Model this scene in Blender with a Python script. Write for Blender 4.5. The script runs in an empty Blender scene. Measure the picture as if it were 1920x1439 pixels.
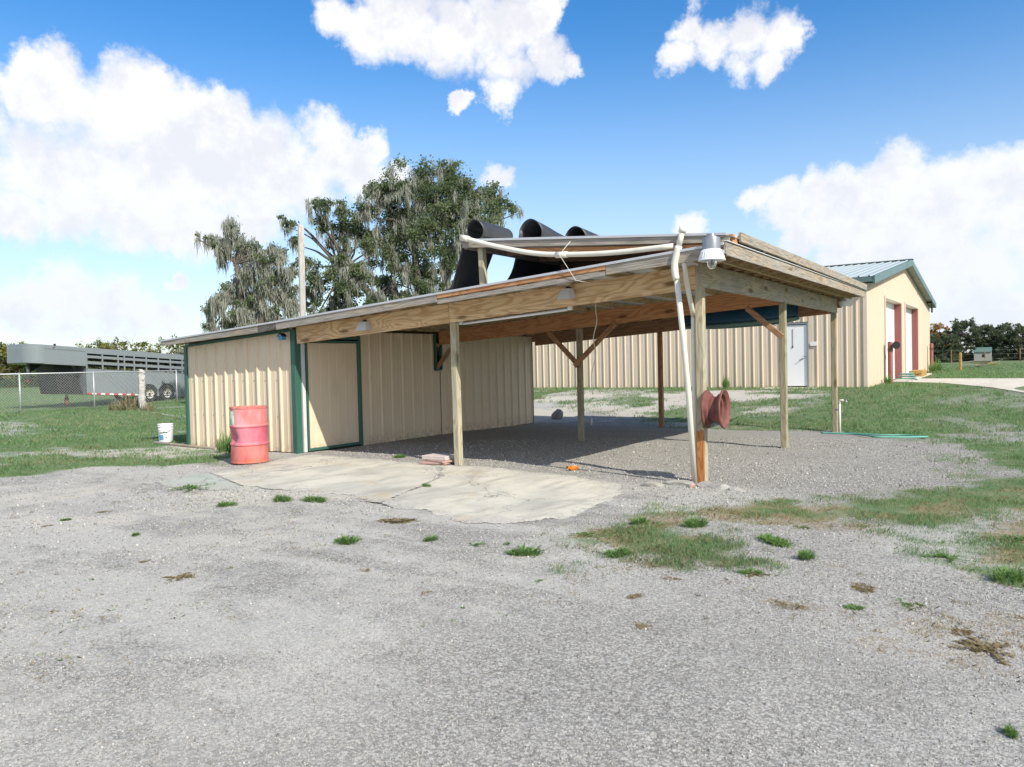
import bpy, bmesh, math, random
import numpy as np
from mathutils import Vector, Matrix, Quaternion

# ------------------------------------------------------------------ camera
S = bpy.context.scene
COL = S.collection
CAM = Vector((3.288, -9.009, 1.5))
PITCH, ROLL, YAW = 0.0274, -0.0236, 0.59
_f = Vector((0, math.cos(PITCH), -math.sin(PITCH))); _u = Vector((0, math.sin(PITCH), math.cos(PITCH))); _r = Vector((1, 0, 0))
_c, _s = math.cos(ROLL), math.sin(ROLL)
_r, _u = _c*_r + _s*_u, -_s*_r + _c*_u
_Y = Matrix.Rotation(YAW, 3, 'Z')
FW, RT, UP = _Y @ _f, _Y @ _r, _Y @ _u
cd = bpy.data.cameras.new('camera'); cam = bpy.data.objects.new('camera', cd); COL.objects.link(cam)
cd.sensor_fit = 'HORIZONTAL'; cd.sensor_width = 36; cd.lens = 36*1450/1920
cd.clip_start = 0.05; cd.clip_end = 3000
cam.matrix_world = Matrix(((RT.x, UP.x, -FW.x, CAM.x), (RT.y, UP.y, -FW.y, CAM.y), (RT.z, UP.z, -FW.z, CAM.z), (0, 0, 0, 1)))
S.camera = cam
S.view_settings.view_transform = 'Standard'; S.view_settings.look = 'None'
S.view_settings.exposure = 0.72; S.view_settings.gamma = 1.0; S.view_settings.use_curve_mapping = False

# ------------------------------------------------------------------ sun and sky
SUN_TRAVEL = Vector((-1.17, 0.45, -1.0)).normalized()
TO_SUN = -SUN_TRAVEL
sl = bpy.data.lights.new('sun', 'SUN'); sl.energy = 3.5; sl.angle = math.radians(0.53); sl.color = (1.0, 0.95, 0.84)
so = bpy.data.objects.new('sun', sl); COL.objects.link(so); so.location = (20, -10, 30)
so.rotation_mode = 'QUATERNION'; so.rotation_quaternion = SUN_TRAVEL.to_track_quat('-Z', 'Y')

def node(nt, typ, _at=None, **kw):
    n = nt.nodes.new(typ)
    ins = kw.pop('ins', {})
    for k, v in kw.items(): setattr(n, k, v)
    for k, v in ins.items():
        sk = n.inputs[k]
        if isinstance(v, bpy.types.NodeSocket): nt.links.new(v, sk)
        else: sk.default_value = v
    return n
def math_(nt, op, a, b=0.0, c=None, clamp=False):
    n = nt.nodes.new('ShaderNodeMath'); n.operation = op; n.use_clamp = clamp
    for i, v in enumerate((a, b) if c is None else (a, b, c)):
        if isinstance(v, bpy.types.NodeSocket): nt.links.new(v, n.inputs[i])
        else: n.inputs[i].default_value = v
    return n.outputs[0]
def vmath(nt, op, a, b=(0, 0, 0)):
    n = nt.nodes.new('ShaderNodeVectorMath'); n.operation = op
    for i, v in enumerate((a, b)):
        if isinstance(v, bpy.types.NodeSocket): nt.links.new(v, n.inputs[i])
        else: n.inputs[i].default_value = v
    return n.outputs['Value'] if op in ('DOT_PRODUCT', 'LENGTH') else n.outputs[0]
def remap(nt, v, a, b, lo=0.0, hi=1.0, smooth=True):
    n = nt.nodes.new('ShaderNodeMapRange'); n.interpolation_type = 'SMOOTHSTEP' if smooth else 'LINEAR'
    nt.links.new(v, n.inputs[0])
    for i, x in enumerate((a, b, lo, hi)): n.inputs[i+1].default_value = x
    return n.outputs[0]
def mixc(nt, f, a, b, mode='MIX'):
    n = nt.nodes.new('ShaderNodeMix'); n.data_type = 'RGBA'; n.blend_type = mode
    for i, v in ((0, f), (6, a), (7, b)):
        if isinstance(v, bpy.types.NodeSocket): nt.links.new(v, n.inputs[i])
        else: n.inputs[i].default_value = v if i == 0 else (*v[:3], 1)
    return n.outputs[2]
def noise(nt, vec, scale, detail=4, rough=.55, dist=0.0):
    n = node(nt, 'ShaderNodeTexNoise', ins={'Scale': scale, 'Detail': detail, 'Roughness': rough, 'Distortion': dist})
    if vec is not None: nt.links.new(vec, n.inputs['Vector'])
    return n.outputs['Fac']

W = bpy.data.worlds.new('World'); S.world = W; W.use_nodes = True
W.cycles.sampling_method = 'MANUAL'; W.cycles.sample_map_resolution = 256
wt = W.node_tree; wt.nodes.clear()
sky = node(wt, 'ShaderNodeTexSky', sky_type='NISHITA', sun_disc=False)
sky.sun_elevation = math.asin(TO_SUN.z); sky.sun_rotation = math.atan2(TO_SUN.x, TO_SUN.y)
sky.air_density = 1.0; sky.dust_density = 0.6; sky.ozone_density = 2.5
tc = node(wt, 'ShaderNodeTexCoord'); DIR = tc.outputs['Generated']
SKYS = 0.15
skyc = node(wt, 'ShaderNodeHueSaturation', ins={'Hue': .502, 'Saturation': 1.30, 'Value': .80, 'Color': sky.outputs[0]}).outputs[0]
sepz0 = node(wt, 'ShaderNodeSeparateXYZ', ins={'Vector': DIR}).outputs[2]
skyc = mixc(wt, remap(wt, sepz0, .0, .42, .15, 1.0), skyc, (.72, .94, 1.0), 'MULTIPLY')
# cumulus clouds: (direction to the cloud puff, angular radius in radians); some lie behind and above the viewer
CLOUDS = []
CLOUDS += [(-0.8660,0.4015,0.2982,0.0343), (-0.8487,0.4232,0.3172,0.0315), (-0.8595,0.4018,0.3160,0.0279), (-0.8489,0.4442,0.2865,0.0451), (-0.8166,0.4861,0.3112,0.0361), (-0.8321,0.4815,0.2752,0.0594), (-0.8101,0.5184,0.2740,0.0506), (-0.7845,0.5489,0.2886,0.0410), (-0.8834,0.4093,0.2280,0.0605), (-0.8601,0.4590,0.2226,0.0791), (-0.8263,0.5198,0.2168,0.0821), (-0.7844,0.5749,0.2329,0.0701), (-0.7707,0.5739,0.2767,0.0416), (-0.7430,0.6193,0.2539,0.0533), (-0.7040,0.6516,0.2826,0.0343), (-0.7331,0.6419,0.2249,0.0614), (-0.6860,0.6850,0.2451,0.0452), (-0.7057,0.6606,0.2562,0.0433), (-0.6699,0.7048,0.2334,0.0331), (-0.6478,0.7240,0.2369,0.0258), (-0.9006,0.3990,0.1721,0.0384), (-0.8487,0.4994,0.1742,0.0409), (-0.8094,0.5615,0.1718,0.0423), (-0.7705,0.6077,0.1926,0.0430), (-0.8277,0.5384,0.1585,0.0279), (-0.8811,0.4391,0.1755,0.0394), (-0.6660,0.6932,0.2757,0.0217), (-0.9105,0.4053,0.0820,0.0325), (-0.8934,0.4416,0.0829,0.0399), (-0.8746,0.4790,0.0746,0.0375), (-0.8566,0.5125,0.0596,0.0313), (-0.8421,0.5367,0.0534,0.0176), (-0.8316,0.5457,0.1034,0.0099), (-0.6540,0.6429,0.3987,0.0308), (-0.6354,0.6665,0.3899,0.0346), (-0.6009,0.6926,0.3991,0.0486), (-0.5605,0.7308,0.3895,0.0526), (-0.5135,0.7621,0.3943,0.0526), (-0.4762,0.7853,0.3957,0.0350), (-0.4736,0.8036,0.3606,0.0320), (-0.5123,0.7813,0.3565,0.0393), (-0.5292,0.7822,0.3288,0.0253), (-0.5729,0.7591,0.3092,0.0160), (-0.4507,0.8207,0.3511,0.0178), (-0.4572,0.7904,0.4079,0.0208), (-0.3241,0.8647,0.3837,0.0261), (-0.3426,0.8693,0.3563,0.0244), (-0.2986,0.8808,0.3675,0.0309), (-0.2650,0.8911,0.3685,0.0339), (-0.2327,0.9029,0.3613,0.0336), (-0.2141,0.9096,0.3559,0.0214), (-0.2769,0.8985,0.3406,0.0241), (-0.2462,0.9079,0.3393,0.0238), (-0.2741,0.9436,0.1855,0.0216), (-0.2426,0.9545,0.1735,0.0321), (-0.2071,0.9594,0.1914,0.0280), (-0.1734,0.9662,0.1909,0.0311), (-0.1239,0.9720,0.1997,0.0370), (-0.0722,0.9796,0.1874,0.0426), (-0.0228,0.9828,0.1834,0.0414), (-0.1918,0.9693,0.1536,0.0421), (-0.1418,0.9786,0.1489,0.0549), (-0.0835,0.9870,0.1372,0.0633), (-0.0233,0.9911,0.1309,0.0579), (-0.1706,0.9786,0.1151,0.0419), (-0.0384,0.9950,0.0925,0.0457), (-0.1162,0.9894,0.0867,0.0478), (-0.2267,0.9632,0.1443,0.0285), (-0.0738,0.9927,0.0954,0.0400), (-0.5530,0.8008,0.2301,0.0194), (-0.5405,0.8066,0.2392,0.0119), (-0.3474,0.9241,0.1594,0.0207), (-0.0438,0.9981,0.0435,0.0395), (-0.0094,0.9988,0.0473,0.0354), (-0.0745,0.9967,0.0332,0.0268), (-0.0240,0.9993,0.0279,0.0325)]
rng = random.Random(5)
for k in range(16):                                   # unseen cumulus round the rest of the sky, enlarged to raise ambient light
    az = math.radians(38 + k*14.8 + rng.uniform(-4, 4)); el = rng.uniform(.12, .85)
    for j in range(3):
        a2, e2 = az + rng.uniform(-.17, .17), el + rng.uniform(-.07, .07)
        CLOUDS.append((math.sin(a2)*math.cos(e2), math.cos(a2)*math.cos(e2), math.sin(e2), rng.uniform(.12, .21)))
wn1 = node(wt, 'ShaderNodeTexNoise', ins={'Scale': 11.0, 'Detail': 8, 'Roughness': .66, 'Vector': DIR})
warp = vmath(wt, 'SCALE', vmath(wt, 'SUBTRACT', wn1.outputs['Color'], (.5, .5, .5)))
warp.node.inputs['Scale'].default_value = .095
dirw = vmath(wt, 'NORMALIZE', vmath(wt, 'ADD', DIR, warp))
acc = None
for (x, y, z, r) in CLOUDS:
    d = vmath(wt, 'DOT_PRODUCT', dirw, (x, y, z))
    k = 1.0/(1-math.cos(r)); v = math_(wt, 'MULTIPLY_ADD', d, k, 1-k)
    acc = v if acc is None else math_(wt, 'MAXIMUM', acc, v)
fb = noise(wt, DIR, 15.0, 8, .60)
fl = noise(wt, DIR, 6.5, 6, .6)
cm = math_(wt, 'ADD', acc, math_(wt, 'MULTIPLY', math_(wt, 'SUBTRACT', fb, .5), 2.4))
cm = math_(wt, 'ADD', cm, math_(wt, 'MULTIPLY', math_(wt, 'SUBTRACT', fl, .5), .9))
mask = remap(wt, cm, -.34, .80)
n_lo = noise(wt, vmath(wt, 'ADD', DIR, (.0, .0, .022)), 10.0, 6, .62); n_hi = noise(wt, vmath(wt, 'ADD', DIR, (-TO_SUN.x*.01, -TO_SUN.y*.01, -.012)), 10.0, 6, .62)
rel = math_(wt, 'SUBTRACT', n_hi, n_lo)
thick = remap(wt, cm, .35, 1.5)
lit = remap(wt, math_(wt, 'SUBTRACT', rel, math_(wt, 'MULTIPLY', thick, .06)), -.16, .05)
base_ = 1.0/(SKYS*2**S.view_settings.exposure)
ccol = mixc(wt, lit, (.88*base_, .89*base_, .95*base_), (1.08*base_, 1.07*base_, 1.07*base_))
col = mixc(wt, math_(wt, 'MULTIPLY', mask, .98), skyc, ccol)
sepz = node(wt, 'ShaderNodeSeparateXYZ', ins={'Vector': DIR}).outputs[2]
hz = math_(wt, 'MULTIPLY', remap(wt, sepz, .42, -.02), .66)
col = mixc(wt, hz, col, (.84*base_, .91*base_, 1.0*base_))
bg = node(wt, 'ShaderNodeBackground', ins={'Strength': SKYS, 'Color': col})
wt.links.new(bg.outputs[0], node(wt, 'ShaderNodeOutputWorld').inputs[0])

# ------------------------------------------------------------------ helpers: materials
def new_mat(name):
    m = bpy.data.materials.new(name); m.use_nodes = True
    nt = m.node_tree; b = nt.nodes['Principled BSDF']
    return m, nt, b
def setb(b, **kw):
    nt = b.id_data
    for k, v in kw.items():
        k = {'color': 'Base Color', 'rough': 'Roughness', 'metal': 'Metallic', 'spec': 'Specular IOR Level', 'normal': 'Normal', 'alpha': 'Alpha', 'trans': 'Transmission Weight'}.get(k, k)
        s_ = b.inputs[k]
        if isinstance(v, bpy.types.NodeSocket): nt.links.new(v, s_)
        else: s_.default_value = (*v[:3], 1) if s_.type == 'RGBA' else v
def bump(nt, h, strength=.3, dist=.01, normal=None):
    n = node(nt, 'ShaderNodeBump', ins={'Strength': strength, 'Distance': dist, 'Height': h})
    if normal is not None: nt.links.new(normal, n.inputs['Normal'])
    return n.outputs[0]
def obco(nt): return node(nt, 'ShaderNodeTexCoord').outputs['Object']
def wpos(nt): return node(nt, 'ShaderNodeNewGeometry').outputs['Position']
def scalev(nt, v, s): return node(nt, 'ShaderNodeMapping', ins={'Vector': v, 'Scale': s}).outputs[0]
def orand(nt): return node(nt, 'ShaderNodeObjectInfo').outputs['Random']
def attr(nt, name, out='Fac'): return node(nt, 'ShaderNodeAttribute', attribute_name=name).outputs[out]

def paint(name, c, rough=.45, var=.12, dirt=(.25, .2, .14), dirtamt=.25, metal=0.0, streak=True, splash=0.0):
    m, nt, b = new_mat(name); p = wpos(nt)
    n1 = noise(nt, scalev(nt, p, (1, 1, .25) if streak else (1, 1, 1)), 5, 5, .6)
    n2 = noise(nt, p, 1.3, 3)
    col = mixc(nt, remap(nt, n1, .3, .75, 0, var), c, tuple(x*.72 for x in c))
    col = mixc(nt, remap(nt, math_(nt, 'MULTIPLY', n1, n2), .28, .5, 0, dirtamt), col, dirt)
    if splash:
        zz_ = node(nt, 'ShaderNodeSeparateXYZ', ins={'Vector': p}).outputs[2]
        sp_ = math_(nt, 'MULTIPLY', remap(nt, zz_, splash, .0), remap(nt, noise(nt, p, 11, 5, .7), .35, .65))
        col = mixc(nt, math_(nt, 'MULTIPLY', sp_, .55), col, (.30, .23, .15))
        stk = noise(nt, scalev(nt, p, (14, 14, .35)), 1.0, 4, .6)
        col = mixc(nt, remap(nt, stk, .58, .75, 0, .30), col, (.42, .30, .17))
    setb(b, color=col, rough=remap(nt, n1, .3, .7, rough*.85, min(1, rough*1.2)), metal=metal, normal=bump(nt, noise(nt, p, 9, 3), .08, .01))
    return m
def flat(name, c, rough=.6, metal=0.0, nscale=20, var=.25, bmp=.15):
    m, nt, b = new_mat(name); p = obco(nt)
    n1 = noise(nt, p, nscale, 5, .6)
    setb(b, color=mixc(nt, remap(nt, n1, .3, .7, 0, var), c, tuple(x*.6 for x in c)), rough=rough, metal=metal, normal=bump(nt, n1, bmp, .004))
    return m
def wood(name, pale, mid, dark, weather=.3, grey=(.36, .34, .31)):
    """boards: local X runs along the grain"""
    m, nt, b = new_mat(name); p = obco(nt); rnd = orand(nt)
    off = node(nt, 'ShaderNodeCombineXYZ', ins={'X': math_(nt, 'MULTIPLY', rnd, 37.0), 'Y': math_(nt, 'MULTIPLY', rnd, 11.0)}).outputs[0]
    q = vmath(nt, 'ADD', p, off)
    big = noise(nt, scalev(nt, q, (.9, 4.5, 4.5)), 1.0, 2, .4, .3)
    rings = math_(nt, 'SINE', math_(nt, 'MULTIPLY', big, 75.0))
    r1 = remap(nt, rings, -.2, 1.0)
    fine = noise(nt, scalev(nt, q, (3, 90, 90)), 1.0, 4, .6)
    knot = node(nt, 'ShaderNodeTexVoronoi', ins={'Vector': scalev(nt, q, (1.3, 4.2, 4.2)), 'Scale': 1.0, 'Randomness': 1.0}).outputs['Distance']
    kn = remap(nt, knot, .20, .08)
    col = mixc(nt, math_(nt, 'MULTIPLY', r1, .85), pale, mid)
    col = mixc(nt, remap(nt, fine, .45, .75, 0, .5), col, dark)
    col = mixc(nt, math_(nt, 'MULTIPLY', kn, .85), col, dark)
    w = remap(nt, math_(nt, 'ADD', noise(nt, scalev(nt, q, (.7, 3, 3)), 1.6, 4, .6), math_(nt, 'MULTIPLY', rnd, .15)), .72-weather*.6, .95-weather*.6)
    gcol = mixc(nt, remap(nt, fine, .35, .7), grey, tuple(x*.45 for x in grey))
    col = mixc(nt, math_(nt, 'MULTIPLY', w, min(1, weather*1.6)), col, gcol)
    hgt = math_(nt, 'ADD', math_(nt, 'MULTIPLY', fine, .7), math_(nt, 'MULTIPLY', r1, .3))
    setb(b, color=col, rough=.85, spec=.2, normal=bump(nt, hgt, .45, .006))
    return m

M = {}
M['tan'] = paint('tan_metal_paint', (.74, .595, .43), .38, .10, (.38, .29, .18), .25, splash=.28)
M['tan_far'] = paint('cream_metal_paint', (.64, .53, .41), .40, .08, (.40, .31, .2), .15, splash=.75)
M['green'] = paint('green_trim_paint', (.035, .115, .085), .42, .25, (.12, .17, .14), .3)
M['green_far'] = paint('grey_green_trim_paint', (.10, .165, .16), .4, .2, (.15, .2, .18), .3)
M['galv'] = paint('galvanised_sheet', (.62, .62, .61), .5, .25, (.42, .40, .36), .3, .05, False)
M['roofgrey'] = paint('green_grey_roof_paint', (.42, .46, .44), .4, .2, (.35, .35, .3), .3)
M['wood_tan'] = wood('pine_beam', (.70, .50, .29), (.52, .32, .155), (.16, .09, .04), .18)
M['wood_beam'] = wood('greying_beam', (.50, .42, .30), (.36, .29, .19), (.12, .09, .06), .42, (.44, .42, .38))
M['wood_orange'] = wood('reddish_beam', (.56, .29, .14), (.42, .19, .085), (.13, .055, .024), .05)
M['wood_grey'] = wood('weathered_board', (.42, .34, .25), (.27, .21, .15), (.05, .042, .035), .55, (.40, .37, .325))
M['wood_rot'] = wood('rotten_board', (.22, .2, .17), (.08, .07, .06), (.015, .013, .012), .5, (.13, .12, .11))
M['wood_post'] = wood('treated_post', (.47, .42, .30), (.36, .30, .18), (.16, .13, .07), .35, (.46, .45, .38))
M['wood_olive'] = wood('olive_post', (.36, .32, .22), (.28, .245, .15), (.11, .09, .05), .35, (.38, .36, .31))
M['wood_rusty'] = wood('split_post_foot', (.52, .23, .08), (.38, .13, .04), (.16, .055, .02), .03)
M['wood_brace'] = wood('brown_brace', (.42, .245, .14), (.30, .155, .085), (.08, .04, .022), .14)
M['wood_fir'] = wood('purlin_timber', (.54, .41, .25), (.40, .28, .15), (.13, .085, .04), .1)
M['pvc'] = paint('white_pvc', (.72, .69, .60), .35, .15, (.42, .36, .22), .4)
M['white'] = paint('white_paint', (.78, .79, .80), .4, .06, (.4, .38, .33), .12)
M['rubber'] = flat('black_rubber', (.045, .046, .05), .5, 0, 4, .75, .35)
M['tyre'] = flat('tyre_rubber', (.02, .02, .02), .8, 0, 30, .3, .3)
M['rust'] = flat('rusty_primer', (.21, .075, .06), .75, .0, 9, .9, .5)
M['teal'] = paint('teal_plastic', (.012, .085, .175), .35, .3, (.1, .15, .15), .25)
M['teal_pale'] = paint('pale_teal_plastic', (.14, .24, .23), .4, .3, (.1, .15, .15), .25)
M['trailer'] = paint('grey_trailer_paint', (.23, .26, .275), .30, .15, (.26, .25, .23), .15, .15)
M['trailer_dark'] = flat('dark_underframe', (.012, .012, .013), .6)
M['steel'] = flat('dull_steel', (.42, .43, .44), .42, .8)
M['fence_wire'] = flat('galvanised_wire', (.50, .51, .52), .5, .5)
M['white_steel'] = flat('white_wheel', (.6, .57, .5), .5, .1)
M['redtape'] = flat('red_tape', (.55, .05, .06), .5)
M['whitetape'] = flat('white_tape', (.75, .75, .75), .5)
M['hose_dull'] = flat('faded_green_hose', (.16, .30, .25), .7)
M['red'] = paint('red_door_jamb_paint', (.27, .085, .078), .5, .25, (.3, .2, .18), .3)
M['orange'] = flat('orange_plastic', (.80, .24, .02), .4)
M['blue'] = flat('blue_paint', (.09, .30, .50), .5)
M['hose'] = flat('mint_green_hose', (.14, .42, .33), .5)
M['terracotta'] = flat('faded_terracotta', (.45, .30, .25), .85, 0, 14, .4, .2)
M['terra_pale'] = flat('pale_paver', (.58, .50, .46), .85, 0, 14, .3, .2)
M['rock'] = flat('grey_stone', (.33, .31, .29), .9, 0, 7, .6, .6)
M['conc_chunk'] = flat('concrete_rubble', (.40, .375, .335), .92, 0, 10, .55, .7)
M['sign'] = flat('white_sign', (.75, .75, .74), .6)
M['dark'] = flat('dark_void', (.02, .019, .018), .9)
M['bark'] = flat('oak_bark', (.115, .095, .08), .95, 0, 6, .6, .8)
M['deadwood'] = wood('bleached_pole', (.50, .47, .42), (.38, .35, .31), (.16, .14, .12), .5, (.50, .48, .45))
M['silverwood'] = wood('silver_stump', (.55, .52, .48), (.42, .38, .34), (.12, .1, .08), .55, (.56, .54, .51))
M['fence_wood'] = wood('golden_fence_post', (.48, .30, .10), (.36, .2, .06), (.12, .07, .03), .15)
M['cream'] = flat('cream_siding', (.38, .365, .33), .8)
M['tealroof'] = flat('teal_roof', (.10, .18, .16), .7)
M['ballast'] = paint('cast_ballast_housing', (.30, .31, .33), .38, .2, (.2, .2, .2), .2, .5)
M['silver'] = paint('spun_aluminium', (.58, .59, .61), .5, .15, (.3, .3, .3), .2, .35)

def glass_mat():
    m, nt, b = new_mat('clear_globe_glass'); setb(b, color=(.92, .94, .95), rough=.08, trans=.85); b.inputs['IOR'].default_value = 1.3
    return m
M['glass'] = glass_mat()

def leafmat(name, c, c2, trans=.35):
    m, nt, b = new_mat(name)
    a = attr(nt, 'tint')
    col = mixc(nt, a, c, c2)
    setb(b, color=col, rough=.6, spec=.25)
    tr = node(nt, 'ShaderNodeBsdfTranslucent', ins={'Color': mixc(nt, .5, col, (c2[0]*1.3, c2[1]*1.3, c2[2]*.8))})
    mx = node(nt, 'ShaderNodeMixShader', ins={0: trans, 1: b.outputs[0], 2: tr.outputs[0]})
    nt.links.new(mx.outputs[0], nt.nodes['Material Output'].inputs[0])
    return m
M['oakleaf'] = leafmat('oak_leaves', (.075, .11, .06), (.225, .275, .145), .5)
M['moss'] = leafmat('spanish_moss', (.27, .28, .24), (.48, .48, .43), .45)
M['farleaf'] = leafmat('far_oak_leaves', (.045, .065, .04), (.16, .19, .11), .45)
M['yellowleaf'] = leafmat('yellow_green_leaves', (.07, .09, .02), (.27, .26, .06))
M['autumnleaf'] = leafmat('autumn_leaves', (.20, .10, .015), (.45, .25, .04))
M['greenleaf'] = leafmat('bush_leaves', (.03, .075, .018), (.11, .19, .05))
M['grass'] = leafmat('grass_blades', (.08, .165, .065), (.24, .365, .165), .4)
M['drygrass'] = leafmat('dry_grass_blades', (.22, .18, .10), (.40, .34, .21), .3)
M['weed'] = leafmat('weed_leaves', (.10, .20, .06), (.27, .41, .15), .5)
M['dryweed'] = leafmat('straw_weed', (.19, .145, .07), (.40, .31, .16), .35)

def ground_mat():
    m, nt, b = new_mat('ground_gravel_sand_grass'); p = wpos(nt)
    g = attr(nt, 'grass'); sd = attr(nt, 'sand'); dk = attr(nt, 'coarse'); dry = attr(nt, 'dry')
    v1 = node(nt, 'ShaderNodeTexVoronoi', ins={'Vector': p, 'Scale': 66.0})
    v2 = node(nt, 'ShaderNodeTexVoronoi', ins={'Vector': p, 'Scale': 130.0})
    c1 = node(nt, 'ShaderNodeSeparateColor', ins={0: v1.outputs['Color']}).outputs[0]
    c2 = node(nt, 'ShaderNodeSeparateColor', ins={0: v2.outputs['Color']}).outputs[0]
    grain = math_(nt, 'ADD', math_(nt, 'MULTIPLY', c1, .6), math_(nt, 'MULTIPLY', c2, .4))
    big = noise(nt, p, .55, 5, .6); mid = noise(nt, p, 3.2, 5, .65)
    gravel = mixc(nt, grain, (.15, .14, .126), (.53, .505, .46))
    gravel = mixc(nt, remap(nt, v1.outputs['Distance'], .45, .75, 0, .5), gravel, (.11, .102, .095))
    fine = mixc(nt, c2, (.40, .38, .34), (.57, .545, .49))
    fm = remap(nt, math_(nt, 'ADD', math_(nt, 'MULTIPLY', big, .6), math_(nt, 'MULTIPLY', mid, .4)), .40, .58)
    rot = node(nt, 'ShaderNodeMapping', ins={'Vector': p, 'Rotation': (0, 0, -.52), 'Scale': (.16, 1.5, 1)}).outputs[0]
    trk = noise(nt, rot, 1.0, 4, .55, .6)
    fm = math_(nt, 'ADD', fm, remap(nt, trk, .50, .62, 0, .8), clamp=True)
    fm = math_(nt, 'MULTIPLY', fm, math_(nt, 'SUBTRACT', 1.0, dk), clamp=True)
    ang = noise(nt, p, .9, 3, .5)
    col = mixc(nt, math_(nt, 'MULTIPLY', fm, .6), gravel, fine)
    col = mixc(nt, remap(nt, math_(nt, 'ADD', math_(nt, 'MULTIPLY', trk, .6), math_(nt, 'MULTIPLY', ang, .4)), .50, .34, 0, .30), col, (.22, .205, .185))
    col = mixc(nt, remap(nt, noise(nt, p, 5.5, 5, .7), .60, .74, 0, .5), col, (.17, .15, .125))
    sandc = mixc(nt, mid, (.60, .56, .48), (.42, .38, .315))
    sandc = mixc(nt, remap(nt, c2, .8, 1, 0, .4), sandc, (.25, .22, .18))
    col = mixc(nt, remap(nt, math_(nt, 'ADD', sd, math_(nt, 'MULTIPLY', math_(nt, 'SUBTRACT', mid, .5), 1.5)), .15, .95), col, sandc)
    tn = noise(nt, p, 26, 6, .75)
    gcol = mixc(nt, remap(nt, tn, .3, .7), (.07, .125, .05), (.15, .215, .095))
    gcol = mixc(nt, remap(nt, mid, .42, .72, 0, .6), gcol, (.28, .245, .155))
    gm = remap(nt, math_(nt, 'ADD', g, math_(nt, 'MULTIPLY', math_(nt, 'SUBTRACT', tn, .5), .9)), .40, .86)
    col = mixc(nt, gm, col, gcol)
    dm = remap(nt, math_(nt, 'ADD', dry, math_(nt, 'MULTIPLY', math_(nt, 'SUBTRACT', tn, .5), 2.2)), .45, 1.0)
    col = mixc(nt, math_(nt, 'MULTIPLY', dm, .85), col, mixc(nt, tn, (.34, .26, .15), (.20, .145, .08)))
    h = math_(nt, 'ADD', math_(nt, 'MULTIPLY', v1.outputs['Distance'], -.9), math_(nt, 'MULTIPLY', grain, .5))
    hm = math_(nt, 'MULTIPLY', h, math_(nt, 'SUBTRACT', 1.0, math_(nt, 'MULTIPLY', fm, .7)))
    n_ = bump(nt, hm, .45, .008)
    n_ = bump(nt, mid, .35, .05, n_)
    setb(b, color=col, rough=.93, spec=.12, normal=n_)
    return m
M['ground'] = ground_mat()

def pebble_mat():
    m, nt, b = new_mat('loose_gravel'); a = attr(nt, 'tint')
    setb(b, color=mixc(nt, a, (.17, .16, .145), (.54, .515, .47)), rough=.9, spec=.15)
    return m
M['pebble'] = pebble_mat()

def concrete_mat(name, c1, c2, stain, dusty=False):
    m, nt, b = new_mat(name); p = wpos(nt)
    n1 = noise(nt, p, 1.1, 6, .65, .4); n2 = noise(nt, scalev(nt, p, (2.2, .7, 1)), 1.7, 6, .65, .5); n3 = noise(nt, p, 60, 3, .7); n4 = noise(nt, p, 6, 6, .7)
    col = mixc(nt, remap(nt, n1, .35, .65), c1, c2)
    col = mixc(nt, remap(nt, n2, .48, .72, 0, .8), col, stain)
    col = mixc(nt, remap(nt, noise(nt, p, .8, 4, .6, 1.0), .56, .68, 0, .45), col, (.50, .37, .20))
    col = mixc(nt, remap(nt, n4, .60, .72, 0, .55), col, (.24, .22, .18))
    col = mixc(nt, remap(nt, n3, .62, .8, 0, .4), col, (.2, .19, .17))
    cr = node(nt, 'ShaderNodeTexVoronoi', feature='DISTANCE_TO_EDGE', ins={'Vector': vmath(nt, 'ADD', p, vmath(nt, 'SCALE', node(nt, 'ShaderNodeTexNoise', ins={'Vector': p, 'Scale': 2.2, 'Detail': 5.0}).outputs['Color'])), 'Scale': .30})
    ck = remap(nt, cr.outputs['Distance'], .003, .0005)
    col = mixc(nt, math_(nt, 'MULTIPLY', ck, .7), col, (.10, .09, .075))
    if dusty:
        e = attr(nt, 'edge'); g1 = node(nt, 'ShaderNodeTexVoronoi', ins={'Vector': p, 'Scale': 66.0}).outputs['Color']
        gr = node(nt, 'ShaderNodeSeparateColor', ins={0: g1}).outputs[0]
        dm = remap(nt, math_(nt, 'ADD', e, math_(nt, 'MULTIPLY', math_(nt, 'SUBTRACT', n4, .5), 1.3)), .42, -.05)
        col = mixc(nt, math_(nt, 'MULTIPLY', dm, .9), col, mixc(nt, gr, (.22, .205, .18), (.58, .55, .49)))
    setb(b, color=col, rough=.9, spec=.15, normal=bump(nt, math_(nt, 'ADD', math_(nt, 'MULTIPLY', n3, .3), math_(nt, 'SUBTRACT', n4, ck)), .3, .008))
    return m
M['conc'] = concrete_mat('beige_concrete', (.62, .57, .47), (.48, .45, .385), (.34, .32, .28), True)
M['conc_green'] = concrete_mat('greenish_concrete', (.45, .46, .40), (.38, .41, .35), (.28, .29, .25), True)
M['conc_pale'] = concrete_mat('pale_driveway', (.62, .57, .48), (.55, .5, .42), (.45, .4, .33))

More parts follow.
